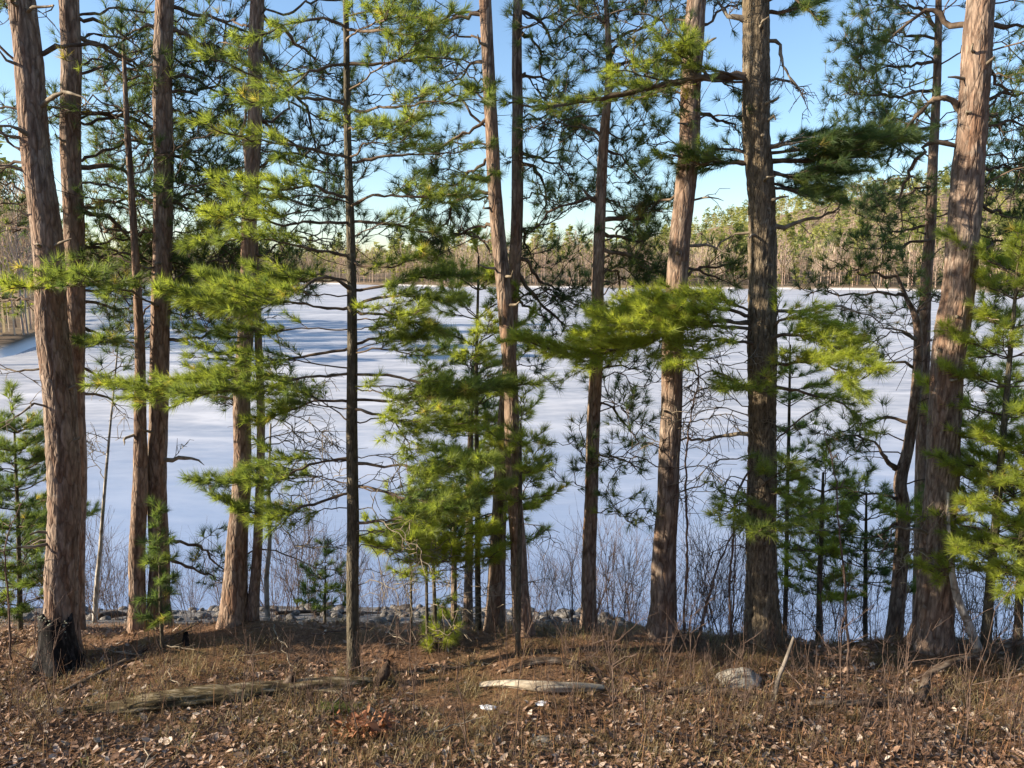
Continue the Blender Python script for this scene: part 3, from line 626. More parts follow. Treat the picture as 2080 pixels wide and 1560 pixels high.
# I
for p, dz, w, k, dn in [
    ([(1230, 440), (1210, 425), (1188, 395), (1180, 380)], .1, 20, 'R', .6), ([(1190, 400), (1150, 420), (1100, 460), (1070, 470)], .2, 9, 'R', 1), ([(1225, 280), (1190, 260), (1160, 255)], .2, 11, 'R', 1.1),
    ([(1235, 290), (1245, 320), (1280, 350), (1310, 380)], .2, 8, 'R', 1), ([(1222, 505), (1270, 510), (1310, 530), (1350, 555)], .2, 11, 'R', 1.3), ([(1222, 450), (1260, 430), (1320, 430), (1370, 400)], .4, 12, 'R', 1.5),
    ([(1220, 470), (1270, 480), (1330, 470)], .5, 9, 'R', 1.6), ([(1218, 560), (1250, 565), (1280, 620)], .2, 9, 'R', 1.3), ([(1215, 640), (1250, 700), (1300, 690)], .2, 8, 'R', 1.2), ([(1212, 760), (1260, 740), (1320, 760)], .3, 7, 'R', 1.2), ([(1205, 830), (1245, 840), (1290, 900)], .3, 8, 'R', 1.2),
    ([(1205, 920), (1250, 930), (1300, 960)], .3, 7, 'R', 1.1), ([(1232, 190), (1280, 170), (1340, 180)], .4, 8, 'R', 1.1), ([(1234, 120), (1270, 60), (1320, 40), (1400, 5)], .3, 9, 'R', 1.2), ([(1234, 80), (1200, 30), (1150, 20)], .3, 8, 'R', 1.2), ([(1234, 130), (1290, 130), (1370, 110)], .3, 9, 'R', 1.1)]: B(It, p, dz, w, k, dn)
fill(It, 12, 10, 300, .4, .9, 'R', 0, 1.1, .1, .009); fill(It, 10, 330, 680, .5, 1.0, 'R', 1, 1.2, .0, .009, (.05, 1.0)); fill(It, 7, 680, 1050, .4, .8, 'R', 0, .9, .0, .008, (.05, 1.0))
# J
for p, dz, w, k, dn in [
    ([(1410, 410), (1440, 405), (1470, 408)], -.2, 6, 'D', .3), ([(1405, 498), (1440, 496), (1485, 516)], -.1, 11, 'D', .2), ([(1412, 150), (1450, 145), (1520, 180)], .3, 8, 'R', .9), ([(1425, 60), (1470, 30), (1500, 10)], .3, 8, 'R', 1), ([(1405, 575), (1440, 560), (1500, 585)], .4, 8, 'R', 1.4), ([(1405, 540), (1450, 545), (1490, 560)], .6, 7, 'R', 1.4),
    ([(1420, 230), (1470, 240), (1510, 300)], .4, 9, 'R', .9), ([(1370, 400), (1340, 420), (1300, 415)], .5, 8, 'R', 1.3), ([(1360, 760), (1400, 750), (1450, 790)], .4, 6, 'D', 1.2)]: B(J, p, dz, w, k, dn)
fill(J, 6, 20, 330, .6, 1.1, 'R', 0, .8, .1, .010, (.05, 1.0)); fill(J, 6, 640, 1080, .6, 1.1, 'D', 1, 1.3, -.1, .007); fill(J, 3, 850, 1100, .5, .9, 'R', -1, .8, -.05, .007)
# K: the long green sprays
for p, dz, w, k, dn, tn in [
    ([(1520, 160), (1400, 168), (1270, 192), (1100, 212), (1000, 203)], -.5, 20, 'W', .55, .6), ([(1520, 330), (1440, 325), (1380, 320), (1310, 330)], -.3, 9, 'W', 1.6, .35), ([(1520, 320), (1460, 300), (1400, 310)], .3, 8, 'W', 1.4, .25),
    ([(1515, 655), (1400, 660), (1300, 695), (1150, 712), (1040, 690)], -.7, 12, 'W', 2.4, .8), ([(1520, 640), (1440, 625), (1330, 625), (1210, 640)], -.3, 10, 'W', 2.5, .75), ([(1515, 670), (1400, 640), (1280, 655), (1170, 690)], -.9, 9, 'W', 2.2, .85), ([(1515, 640), (1460, 610), (1390, 600)], -.1, 7, 'W', 1.6, .7),
    ([(1515, 700), (1450, 690), (1400, 720), (1370, 745)], -1.0, 7, 'W', 1.4, .75),
    ([(1515, 880), (1440, 882), (1380, 886), (1320, 905)], .1, 11, 'D', 1.2, .5), ([(1510, 790), (1450, 760), (1380, 800)], .2, 6, 'D', 1.4, .5),
    ([(1570, 330), (1650, 325), (1740, 295), (1840, 268)], .3, 13, 'W', 1.9, .1), ([(1570, 345), (1640, 360), (1700, 345)], .1, 8, 'W', 1.7, .1), ([(1570, 365), (1630, 385), (1690, 392)], .2, 8, 'W', 1.9, .1), ([(1570, 300), (1640, 280), (1720, 285)], .5, 8, 'W', 1.5, .1),
    ([(1572, 300), (1600, 297), (1640, 285)], -.3, 13, 'D', .1, .5), ([(1570, 467), (1630, 447), (1690, 425), (1720, 400)], .1, 12, 'D', .7, .5), ([(1518, 472), (1480, 485), (1440, 520)], .1, 8, 'D', .8, .5), ([(1560, 70), (1590, 85), (1600, 150), (1640, 200)], -.1, 9, 'D', 1.1, .5), ([(1562, 165), (1600, 160), (1640, 220)], .1, 8, 'D', 1.1, .5),
    ([(1515, 50), (1470, 40), (1450, -10)], .1, 14, 'D', .4, .5), ([(1555, 30), (1620, 20), (1700, -15)], .2, 10, 'W', 1.7, .25), ([(1555, 10), (1600, -10), (1660, 40)], -.2, 9, 'W', 1.4, .3),
    ([(1572, 631), (1690, 630), (1760, 650), (1830, 680)], .2, 10, 'D', .3, .5),
    ([(1545, 690), (1620, 680), (1700, 700), (1780, 750)], -1.0, 9, 'W', 2.4, .85), ([(1540, 680), (1600, 650), (1680, 660), (1740, 690)], -.7, 8, 'W', 2.2, .8), ([(1540, 740), (1600, 745), (1680, 740), (1740, 790)], -1.1, 8, 'W', 2.2, .8), ([(1545, 780), (1640, 800), (1720, 830), (1760, 880)], -.6, 8, 'W', 1.2, .5),
    ([(1545, 790), (1520, 790), (1480, 790)], -.9, 5, 'W', 1.3, .6), ([(1545, 1010), (1600, 1000), (1650, 1040)], -.7, 6, 'W', 1.2, .45), ([(1545, 1030), (1500, 1020), (1460, 1050)], -.8, 5, 'W', 1.0, .45), ([(1545, 1000), (1570, 970), (1600, 940)], -.8, 5, 'W', 1.1, .5), ([(1545, 1060), (1560, 1070), (1540, 1080)], -1.1, 5, 'W', 1.2, .35)]: B(K, p, dz, w, k, dn, tintb=tn + (.1 if tn > .55 else 0), t0=.15 if k == 'W' else .3)
for p, dz, tw_f in [([(1572, 325), (1660, 318), (1760, 290), (1850, 285)], .15, 1.5), ([(1572, 350), (1660, 355), (1740, 350)], -.2, 1.5), ([(1572, 375), (1640, 392), (1700, 405)], -.1, 1.4), ([(1572, 310), (1650, 300), (1740, 270)], -.2, 1.3), ([(1515, 325), (1450, 330), (1400, 345)], .1, 1.4)]: B(K, p, dz, 8, 'W', 2.3, tintb=.12, t0=.12, twig=tw_f, sag=.1)
B(K, [(1400, 172), (1395, 120), (1390, 85)], -.6, 6, 'W', 1.5, tintb=.7); B(K, [(1515, 165), (1330, 160), (1230, 140)], -.6, 5, 'W', .7, tintb=.7, t0=.6)
fill(K, 6, 780, 1150, .5, 1.0, 'D', 0, 1.3, -.15, .007)
# L, M, N and the right edge
for t, p, dz, w, k, dn in [
    (Lt, [(1965, 50), (1920, 42), (1870, 50), (1780, 110)], .3, 14, 'R', 1), (Lt, [(1945, 240), (1910, 212), (1880, 215), (1840, 270), (1800, 340)], .2, 17, 'R', .8), (Lt, [(1935, 298), (1890, 295), (1865, 340), (1840, 400), (1830, 470)], .1, 12, 'R', .8),
    (Lt, [(2020, 45), (2060, 50), (2110, 45)], .1, 11, 'R', 1), (Lt, [(2010, 220), (2050, 195), (2110, 180)], .2, 10, 'R', 1), (Lt, [(2015, 115), (2050, 170), (2090, 190)], -.1, 11, 'R', 1), (Lt, [(2000, 240), (2050, 250), (2090, 280)], .3, 9, 'R', 1.2), (Lt, [(1985, 500), (2030, 490), (2090, 475)], .3, 9, 'R', 1.3), (Lt, [(1990, 350), (2030, 345), (2090, 330)], .4, 9, 'R', 1.3), (Lt, [(1985, 400), (2040, 420), (2100, 440)], .4, 9, 'R', 1.4), (Lt, [(1975, 575), (2020, 580), (2100, 560)], .3, 7, 'R', 1.0),
    (Lt, [(1975, 640), (2000, 640), (2030, 650)], -.4, 5, 'D', .4), (Lt, [(1880, 1090), (1840, 1075), (1800, 1072), (1790, 1120)], -.2, 9, 'D', .3), (Lt, [(1870, 1110), (1845, 1130), (1840, 1170)], -.1, 6, 'D', .9),
    (M, [(1825, 960), (1790, 920), (1760, 895), (1700, 890)], -.1, 14, 'R', .9), (M, [(1862, 690), (1830, 680), (1780, 665)], -.1, 9, 'D', .5), (M, [(1850, 860), (1790, 850), (1700, 880)], .2, 9, 'R', 1.1), (M, [(1862, 750), (1800, 740), (1720, 770)], .3, 8, 'R', 1.2), (M, [(1830, 1010), (1770, 1000), (1680, 1020)], .2, 7, 'R', 1.1), (M, [(1825, 1060), (1760, 1090), (1700, 1080)], .1, 7, 'R', 1), (M, [(1838, 600), (1790, 590), (1720, 590), (1640, 600)], -.1, 8, 'R', 1.5), (M, [(1825, 560), (1770, 545), (1700, 540)], -.2, 7, 'R', 1.5), (M, [(1850, 640), (1880, 620), (1900, 600)], -.1, 6, 'R', 1.3),
    (N, [(1905, 60), (1850, 20), (1760, 10)], -.2, 8, 'R', 1.1), (N, [(1900, 180), (1840, 190), (1760, 190), (1690, 195)], -.3, 8, 'R', 1.1), (N, [(1902, 120), (1840, 130), (1760, 140), (1720, 130)], -.1, 8, 'R', 1.0), (N, [(1905, 80), (1840, 80), (1770, 60)], .1, 8, 'R', 1.1), (N, [(1898, 260), (1860, 260), (1800, 240)], .1, 8, 'R', 1.1), (N, [(1892, 380), (1830, 390), (1770, 420)], .0, 8, 'R', 1.0), (N, [(1890, 450), (1840, 470), (1760, 480)], .0, 8, 'R', 1.4), (N, [(1888, 480), (1820, 500), (1720, 510)], -.2, 8, 'R', 1.4)]: B(t, p, dz, w, k, dn)
fill(N, 16, 20, 480, .6, 1.15, 'R', -1, 1.0, .1, .009); fill(N, 8, 20, 560, .5, 1.3, 'R', 1, 1.0, .1, .009)
fill(M, 10, 560, 1000, .4, .95, 'R', 0, 1.1, .05, .008); fill(Lt, 9, 10, 520, .6, 1.2, 'R', 1, 1.1, .05, .011); fill(N, 6, 560, 1000, .6, 1.2, 'R', 0, .9, 0, .008)

# ------------------------------------------------------------------ saplings
def sapling(name, pix, label, c0, c1, l0, l1, nwh, per, Y=None, dens=1.1, tintb=.55, dead=3, kind='W', H=0, size=1.0, cat='sapling', bark='smooth'):
    t = new_tree(name, pix, 'white', label, Y=Y, H=H, cat=cat, bark=bark, flare=.1)
    for k in range(nwh):
        f = (k + .5) / nwh; v = c0 + (c1 - c0) * f; s = at_v(t, v); L = l0 + (l1 - l0) * f; a0 = rng.random() * 6.28
        for q in range(per):
            a = a0 + q * 6.283 / per + rng.normal() * .35; d = np.array([math.cos(a), math.sin(a), .14 + .35 * f + rng.normal() * .12]); l = L * rng.uniform(.45, 1.3)
            p0 = s[:3]; grow(t, [p0, p0 + d * l * .45, p0 + d * l * .8 - UP * l * .03, p0 + d * l + UP * l * .06], .0045 + .003 * l, kind, dens, t0=.2, tintb=tintb, size=size, sides=4)
    for k in range(dead):
        s = at_v(t, c0 + rng.random() * (pix[0][1] - c0) * .8); a = rng.random() * 6.28; d = np.array([math.cos(a), math.sin(a), .05])
        l = rng.uniform(.15, .45); grow(t, [s[:3], s[:3] + d * l * .5, s[:3] + d * l], .003, 'D', .7, sides=4)
    ax = t['axis'][-1]; grow(t, [ax[:3] - UP * .02, ax[:3] + UP * .12 * size, ax[:3] + UP * .22 * size], .003, kind, 1.5, t0=.1, tintb=tintb, size=size, sides=4, name='leader')
    return t
sapling('white_pine_sapling', [(972, 1312, 14), (970, 1035, 11), (968, 780, 8), (972, 520, 4)], 'tall white pine sapling with thick green sprays between the crossing pines', 1140, 560, .78, .45, 10, 5, Y=7.5, dens=1.3, tintb=.75, dead=6)
sapling('white_pine_sapling', [(1052, 1332, 12), (1056, 1035, 9), (1058, 860, 4)], 'dark thin sapling just in front of the crossing red pines', 1040, 880, .38, .25, 3, 4, dens=1.1, tintb=.7, dead=4)
sapling('white_pine_sapling', [(868, 1322, 7), (866, 1130, 6), (868, 1010, 3)], 'slim reddish sapling with a bright sunlit top', 1140, 1030, .55, .35, 3, 5, tintb=.95, dead=3)
sapling('white_pine_sapling', [(836, 1312, 6), (834, 1150, 5), (833, 1060, 3)], 'thin pale sapling left of the reddish one', 1130, 1080, .45, .3, 2, 5, tintb=.9, dead=3, dens=1.0)
sapling('white_pine_sapling', [(926, 1300, 8), (924, 1150, 6), (922, 1060, 3)], 'sapling standing behind the reddish one before a stout trunk', 1150, 1080, .5, .3, 3, 5, Y=6.9, tintb=.85)
sapling('white_pine_sapling', [(885, 1318, 10), (882, 1200, 8), (878, 1100, 4)], 'stout dark sapling close to the reddish one', 1180, 1110, .4, .3, 2, 5, tintb=.8)
sapling('white_pine_sapling', [(42, 1290, 11), (36, 1050, 8), (28, 840, 3)], 'dark bushy young pine left of the charred stump', 1250, 860, .68, .28, 10, 7, Y=7.6, tintb=.2, dens=1.4)
sapling('white_pine_sapling', [(2000, 1335, 22), (2018, 1100, 17), (2040, 850, 12), (2066, 560, 6)], 'leaning white pine sapling with yellow green sprays right of the thick pine', 1170, 520, .78, .38, 11, 6, tintb=.8, dens=1.5, dead=6)
sapling('white_pine_sapling', [(2066, 1338, 18), (2072, 1150, 14), (2085, 900, 8)], 'upright young white pine beside the leaning sapling', 1190, 900, .7, .4, 6, 6, tintb=.7, dens=1.4)
sapling('white_pine_sapling', [(1664, 1285, 13), (1668, 1100, 10), (1672, 960, 5)], 'bright little pine seen against blue ice by the furrowed pine', 1230, 980, .5, .3, 6, 5, Y=7.6, tintb=.7)
sapling('white_pine_sapling', [(1596, 1270, 10), (1600, 1000, 8), (1605, 700, 4)], 'thin sapling standing close behind the furrowed white pine', 1200, 740, .45, .25, 8, 4, Y=8.2, tintb=.35, dens=.9)
sapling('white_pine_sapling', [(330, 1318, 8), (325, 1200, 6), (324, 1085, 3)], 'soft green seedling before the straight grey pine', 1270, 1095, .09, .07, 5, 4, tintb=.12, dead=0, dens=1.0)
sapling('white_pine_sapling', [(660, 1275, 6), (660, 1230, 5), (661, 1150, 3)], 'small seedling on the stony beach', 1250, 1160, .25, .15, 3, 4, Y=8.2, tintb=.3, dead=1)
sapling('white_pine_sapling', [(900, 1318, 5), (902, 1300, 4), (903, 1275, 3)], 'tiny bright seedling at the feet of the saplings', 1305, 1280, .13, .1, 2, 4, tintb=1, dead=0)
sapling('white_pine_sapling', [(1760, 1290, 10), (1758, 1150, 8), (1760, 1000, 4)], 'young pine with dark sprays left of the crooked stem', 1200, 1010, .5, .3, 6, 5, Y=8.0, tintb=.2)
sapling('white_pine_sapling', [(950, 1255, 22), (952, 1150, 18), (955, 950, 14), (958, 800, 8)], 'stout short pine trunk partly hidden by saplings', 1000, 820, .6, .4, 4, 4, Y=8.2, tintb=.3, bark='red')
sapling('white_pine_sapling', [(922, 1250, 14), (922, 1150, 12), (925, 1000, 8)], 'narrow pine trunk behind the stout short one', 1100, 1010, .5, .3, 3, 4, Y=8.8, tintb=.3, bark='red')
for (p, Y, lb) in [([(545, 1285, 11), (541, 1180, 11), (548, 1100, 9), (546, 980, 6), (550, 860, 4)], 8.0, 'thin white birch right of the sunlit mound'), ([(192, 1262, 10), (197, 1180, 10), (204, 1110, 8), (215, 960, 6), (228, 820, 4), (240, 700, 3)], 8.6, 'pale birch among bare stems left of the slender pine'),
                   ([(1990, 1338, 22), (1968, 1270, 20), (1945, 1215, 17), (1930, 1130, 10), (1925, 1000, 5)], None, 'short white birch leaning behind the sapling on the right bank')]:
    t = new_tree('birch', p, 'smooth', lb, Y=Y, H=0, cat='birch', bark='birch', flare=.1); fill(t, 6, p[2][1], p[-1][1], .3, .8, 'D', 0, 1.2, .5, .005)



# ------------------------------------------------------------------ logs, stump, stones
def rough_log(name, P, rad, m, label, cat='log', k=14, amp=.22, flat=.8, step=.03):
    P = np.array(P, float); L = np.linalg.norm(np.diff(P, axis=0), axis=1).sum(); n = max(8, int(L / step)); A_ = catmull(np.column_stack([P, rad]), n)
    T = np.gradient(A_[:, :3], axis=0); T /= np.linalg.norm(T, axis=1)[:, None]; S = np.cross(T, UP); S /= np.linalg.norm(S, axis=1)[:, None]; N_ = np.cross(S, T)
    an = np.arange(k) * 2 * math.pi / k
    rr = A_[:, 3][:, None] * np.ones((1, k)); V = A_[:, None, :3] + rr[:, :, None] * (S[:, None] * np.cos(an)[None, :, None] + flat * N_[:, None] * np.sin(an)[None, :, None])
    V = V.reshape(-1, 3); s = np.linspace(0, L, n)
    q = np.stack([np.repeat(s, k) * 2.2, np.tile(np.cos(an), n) * 2.4 + P[0, 0], np.tile(np.sin(an), n) * 2.4], 1)
    f = vnoise(q * 1.0) * .5 + vnoise(q * [1.5, 3, 3] + 5) * .3 + vnoise(q * [3, 5, 5] + 9) * .2 - .5
    cen = np.repeat(A_[:, :3], k, 0); V = cen + (V - cen) * (1 + amp * 2.2 * f)[:, None]
    i = np.arange(n - 1)[:, None] * k; j = np.arange(k)[None, :]; j2 = (j + 1) % k
    F = np.stack([i + j, i + j2, i + k + j2, i + k + j], -1).reshape(-1, 4)
    V = np.vstack([V, A_[0, :3], A_[-1, :3]]); c0, c1 = n * k, n * k + 1
    F3 = [(c0, (q_ + 1) % k, q_) for q_ in range(k)] + [(c1, (n - 1) * k + q_, (n - 1) * k + (q_ + 1) % k) for q_ in range(k)]
    me = make_mesh(name, V - P[0], F3, F, smooth=True); o = link(name, me, m, loc=P[0])
    return tag(o, label, cat) if label else o
def gp(u, v, h=0): p = G(u, v); p[2] = gz(p[0], p[1]) + h; return p
lg = rough_log('fallen_log', [gp(60, 1455, -.01), gp(200, 1445, .0), gp(330, 1432, .012), gp(480, 1418, .025), gp(600, 1405, .02), gp(720, 1392, .0), gp(800, 1384, -.02)], [.02, .05, .075, .085, .08, .07, .04], ROTTEN, 'long mossy fallen log lying left of the slim white pine', amp=.8, k=26, step=.02)
def knob(par, u, v, h, r, m, nm, tilt=(.05, 0, .1)):
    p = gp(u, v, .03); tb = Tubes(); q = p + np.array([tilt[0], 0, h])
    tb.add([p, p * .5 + q * .5 + [.01, 0, 0], q], [r, r * .8, r * .25], 9); o = link(nm, tb.mesh(nm, np.array(par.location)), m, par); return o
knob(lg, 770, 1392, .19, .06, DARKWOOD, 'broken_snag', (.09, 0, 0)); knob(lg, 583, 1402, .13, .055, DARKWOOD, 'broken_snag', (.06, 0, 0))
rough_log('rotten_log', [gp(975, 1398, .02), gp(1040, 1398, .035), gp(1100, 1404, .04), gp(1160, 1405, .04), gp(1225, 1402, .02)], [.025, .04, .055, .045, .03], PALEWOOD, 'short bleached rotten log in the middle of the leaf litter', amp=.75, k=20, step=.015)
rough_log('rotten_log', [gp(1030, 1368, .02), gp(1090, 1350, .03), gp(1150, 1352, .03), gp(1190, 1372, .02)], [.03, .04, .04, .02], DARKWOOD, 'dark crumbling log behind the bleached one', amp=.45)
rough_log('rotten_log', [gp(1330, 1420, .01), gp(1400, 1410, .03), gp(1470, 1416, .04), gp(1555, 1425, .01)], [.02, .045, .05, .03], DARKWOOD, 'dark rotten log lying before the pale boulder', amp=.45)
rough_log('dead_branch', [gp(1640, 1432, .02), gp(1740, 1436, .03), gp(1862, 1428, .04), gp(1885, 1400, .13), gp(1930, 1385, .18), gp(2000, 1365, .18), gp(2090, 1340, .2)], [.03, .035, .04, .032, .028, .024, .02], DARKWOOD, 'dark crooked fallen branch rising to the right', 'branch', amp=.3)
_b = gp(120, 1412, .01); _e = Q(410, 1262, 7.1); rough_log('dead_stick', [_b, _b * .67 + _e * .33, _b * .33 + _e * .67, _e], [.026, .022, .017, .008], DARKWOOD, 'long dead stick leaning across the ground by the stump', 'branch', k=7, amp=.12)
rough_log('dead_stake', [gp(1572, 1432, -.05), gp(1572, 1432, .2) + [.02, 0, 0], gp(1572, 1432, .36) + [.07, 0, 0], gp(1572, 1432, .58) + [.13, 0, 0]], [.022, .021, .019, .014], GREYWOOD, 'grey broken dead stem standing beside the pale boulder', 'branch', k=9, amp=.15)
# charred stump
p = gp(122, 1350); p[1] -= .0
stump = tag(link('charred_stump', None, loc=p), 'burnt black hollow tree stump crusted with lichen before a thick pine', 'stump')
n = 22; k = 40; an = np.arange(k) * 6.283 / k; zz = np.linspace(-.08, .42, n)
rr = (.125 + .085 * np.exp(-np.clip(zz, 0, 1) / .16))[:, None] * (1 + .16 * np.exp(-np.clip(zz, 0, 1) / .12)[:, None] * np.cos(5 * an)[None]) * (1 + .12 * (vnoise(np.stack([np.tile(np.cos(an), n) * 3, np.tile(np.sin(an), n) * 3, np.repeat(zz, k) * 5], 1)).reshape(n, k) - .5))
V = np.stack([rr * np.cos(an), rr * np.sin(an), np.repeat(zz[:, None], k, 1)], -1)
top = .5 + .5 * vnoise(np.stack([np.cos(an) * 2.2 + 4, np.sin(an) * 2.2, an * 0], 1)); V[:, :, 2] = np.where(V[:, :, 2] > 0, V[:, :, 2] * (.62 + .55 * top)[None], V[:, :, 2])
inn = V[-1] * [.72, .72, 1]; inn2 = V[-1] * [.6, .6, .35]
V = np.concatenate([V.reshape(-1, 3), inn, inn2]); n2_ = n + 2
i = np.arange(n2_ - 1)[:, None] * k; j = np.arange(k)[None]; j2 = (j + 1) % k
link('shell', make_mesh('shell', V, None, np.stack([i + j, i + j2, i + k + j2, i + k + j], -1).reshape(-1, 4), smooth=True), CHAR, stump)
def blob(name, r, sc_, seed, sub=2, amp=.35):
    import bmesh
    bm = bmesh.new(); bmesh.ops.create_icosphere(bm, subdivisions=sub, radius=1); P_ = np.array([v.co[:] for v in bm.verts])
    d = 1 + amp * (vnoise(P_ * 1.6 + seed * 3.7) - .5) * 2 + amp * .5 * (vnoise(P_ * 3.7 + seed) - .5) * 2
    P_ = P_ * d[:, None] * sc_ * r; F_ = [[v.index for v in f.verts] for f in bm.faces]; bm.free()
    return make_mesh(name, P_, F_, smooth=True)
lm_ = [blob('lichen_patch', .022, (1, 1, .5), s, 1, .5) for s in range(3)]
for q in range(60):
    a = rng.uniform(-3.0, .0); z = .20 + .22 * rng.random(); o = link('lichen_patch', lm_[q % 3], LICHEN, stump); o.location = (math.cos(a) * .128, math.sin(a) * .128, z + .06 + .05 * math.sin(a * 2.3)); s_ = rng.uniform(.2, .75); o.scale = (s_, s_ * .6, s_ * 1.3)
tb = Tubes(); p = gp(378, 1312, -.05); tb.add([p, p + [0, 0, .1], p + [.005, 0, .17]], [.035, .03, .022], 9); link('charred_stub', tb.mesh('charred_stub', p), CHAR, loc=p); tag(bpy.data.objects['charred_stub'], 'small black burnt stub on the beach edge beside the grey pine', 'stump')
# boulders
for (u, v, r, s_, seed, lb) in [(1500, 1385, .19, (1, .75, .62), 5, 'pale granite boulder half sunk in the leaf litter'), (1098, 1508, .11, (1, .9, .35), 8, 'flat grey stone sunk among fallen leaves')]:
    p = gp(u, v, -.02 if seed == 5 else -.015); tag(link('boulder', blob('boulder', r, s_, seed, 4, .17), STONE, loc=p), lb, 'rock')
for (u, v, r, seed, lb) in [(992, 1440, .065, 3, 'small patch of old snow below the bleached log'), (1102, 1432, .055, 4, 'thin sliver of old snow right of the bigger patch')]:
    tag(link('snow_patch', blob('snow_patch', r, (1, .6, .22), seed, 3, .4), SNOW, loc=gp(u, v, .01)), lb, 'snow')
# stones of the beach
stn = [blob('stone', .5, (1, .8, .6), 20 + s, 2, .3) for s in range(7)]
cnt = 0
while cnt < 270:
    x = rng.uniform(-8.5, 3.0); y = rng.uniform(7.9, 12.3); z = gz(x, y)
    if z < LAKE - .06: continue
    near = y > 11.0; s_ = rng.uniform(.08, .24) if near and rng.random() < .5 else rng.uniform(.06, .2)
    o = tag(link('stone', stn[cnt % 7], SHORESTONE, loc=(x, y, z + .1 * s_)), 'grey rounded stone on the shore between pines and ice', 'stone', 'stones on the shore'); o.scale = (s_,) * 3; o.rotation_euler = (rng.normal() * .2, rng.normal() * .2, rng.random() * 6.28); cnt += 1
for (u0, v0, u1, v1, w) in [(560, 1262, 700, 1240, .03), (640, 1275, 780, 1272, .025), (1240, 1280, 1330, 1268, .025), (200, 1262, 255, 1222, .07)]:
    a = Q(u0, v0, 9.5); b_ = Q(u1, v1, 10.3)
    for q in (a, b_): q[2] = gz(q[0], q[1]) + w * .6
    rough_log('driftwood', [a, a * .5 + b_ * .5 + [0, 0, .02], b_], [w, w * .9, w * .4], DARKWOOD, 'dark charred driftwood log on the stones' if w > .05 else 'weathered driftwood pole lying on the stony shore', 'driftwood', k=8)
for o in [o for o in col.objects if o.name.startswith('driftwood') and 'pole' in o.get('label', '')]: o['group'] = 'driftwood poles on the shore'

# ------------------------------------------------------------------ litter, grass, shrubs
def scatter_xy(n, y0=4.3, y1=8.2, wide=1.1):
    y = y0 + (y1 - y0) * rng.random(n); x = (rng.random(n) * 2 - 1) * (y * .70 * wide + .3); return x, y
def leaf_verts(n, s):
    """n curled leaves, each a strip of two bent halves: (n,7,3)"""
    t = np.array([[-1, 0], [-.45, .42], [.25, .46], [1, 0], [.25, -.46], [-.45, -.42], [-.1, 0]])
    V = np.zeros((n, 7, 3)); V[:, :, :2] = t; V[:, :, 0] *= rng.uniform(.85, 1.2, (n, 1)); V[:, :, 1] *= rng.uniform(.7, 1.25, (n, 1))
    V[:, :, :2] += rng.normal(size=(n, 7, 2)) * .09
    V[:, :, 2] = rng.uniform(-.2, .55, (n, 1)) * np.abs(t[:, 1])[None] * 1.6 + rng.uniform(-.25, .45, (n, 1)) * (t[:, 0] ** 2)[None] + rng.normal(size=(n, 7)) * .07
    return V * s[:, None, None]
LF = np.array([(6, 0, 1), (6, 1, 2), (6, 2, 3), (6, 3, 4), (6, 4, 5), (6, 5, 0)])
def orient(V, x, y, z, tilt):
    n = len(V); a = rng.random(n) * 6.283; tx, ty = rng.normal(size=n) * tilt, rng.normal(size=n) * tilt
    c_, s_ = np.cos(a)[:, None], np.sin(a)[:, None]; X_ = V[:, :, 0] * c_ - V[:, :, 1] * s_; Y_ = V[:, :, 0] * s_ + V[:, :, 1] * c_
    Z_ = V[:, :, 2] + X_ * tx[:, None] + Y_ * ty[:, None]
    return np.stack([X_ + x[:, None], Y_ + y[:, None], Z_ + z[:, None]], -1)
lm = []
for q in range(10):
    lm.append(make_mesh('leaf', leaf_verts(1, np.array([1.0]))[0], LF, smooth=False))
n = 0
while n < 290:                                       # the biggest, nearest leaves one by one
    u, v = rng.uniform(10, 2070), 1560 - rng.random() ** 1.5 * 150
    if u < 620 and rng.random() < .5: continue
    p = G(u, v); o = link('leaf', lm[n % 10], LEAF, ground); o.location = (p[0], p[1], gz(p[0], p[1]) + .022); s_ = rng.uniform(.026, .044)
    o.scale = (s_, s_, s_); o.rotation_euler = (rng.normal() * .35, rng.normal() * .35, rng.random() * 6.28); n += 1
n = 26000; x, y = scatter_xy(n); dn_ = n2(x, y, 1.3, 4); dn_ = .5 + (dn_ - .5) * 1.3 + .25 * (n2(x, y, 3.1, 8) - .5) + .16 * (5.7 - y); kp = (dn_ + rng.normal(size=n) * .13 > .44); x, y = x[kp], y[kp]; n = len(x)
V = orient(leaf_verts(n, rng.uniform(.014, .038, n)), x, y, ground_z(x, y) + .016, .38)
tn = np.clip(rng.random(n) * .8 + .15 * rng.normal(size=n) + .1, 0, 1)
o = link('leaf_litter', make_mesh('leaf_litter', V.reshape(-1, 3), (LF[None] + np.arange(n)[:, None, None] * 7).reshape(-1, 3), attrs={'tint': np.repeat(tn, 7)}), LITTER, ground, kind='stuff')
def blades(name, x, y, ln, w, lift, m, tint, seg_bend=.3):
    n = len(x); a = rng.random(n) * 6.283; z = ground_z(x, y) + .004
    d = np.column_stack([np.cos(a), np.sin(a), lift]); d /= np.linalg.norm(d, axis=1)[:, None]; sd = np.column_stack([-np.sin(a), np.cos(a), 0 * a]) * w[:, None]
    b0 = np.column_stack([x, y, z]); mid = b0 + d * ln[:, None] * .55; tip = b0 + d * ln[:, None]; tip[:, 2] -= seg_bend * ln * np.clip(lift, 0, 1); tip[:, 2] = np.maximum(tip[:, 2], z + .003)
    V = np.stack([b0 - sd, b0 + sd, mid + sd * .8, mid - sd * .8, tip], 1).reshape(-1, 3); f = np.array([(0, 1, 2), (0, 2, 3), (3, 2, 4)])
    return link(name, make_mesh(name, V, (f[None] + np.arange(n)[:, None, None] * 5).reshape(-1, 3), attrs={'tint': np.repeat(np.clip(tint, 0, 1), 5)}), m, ground, kind='stuff')
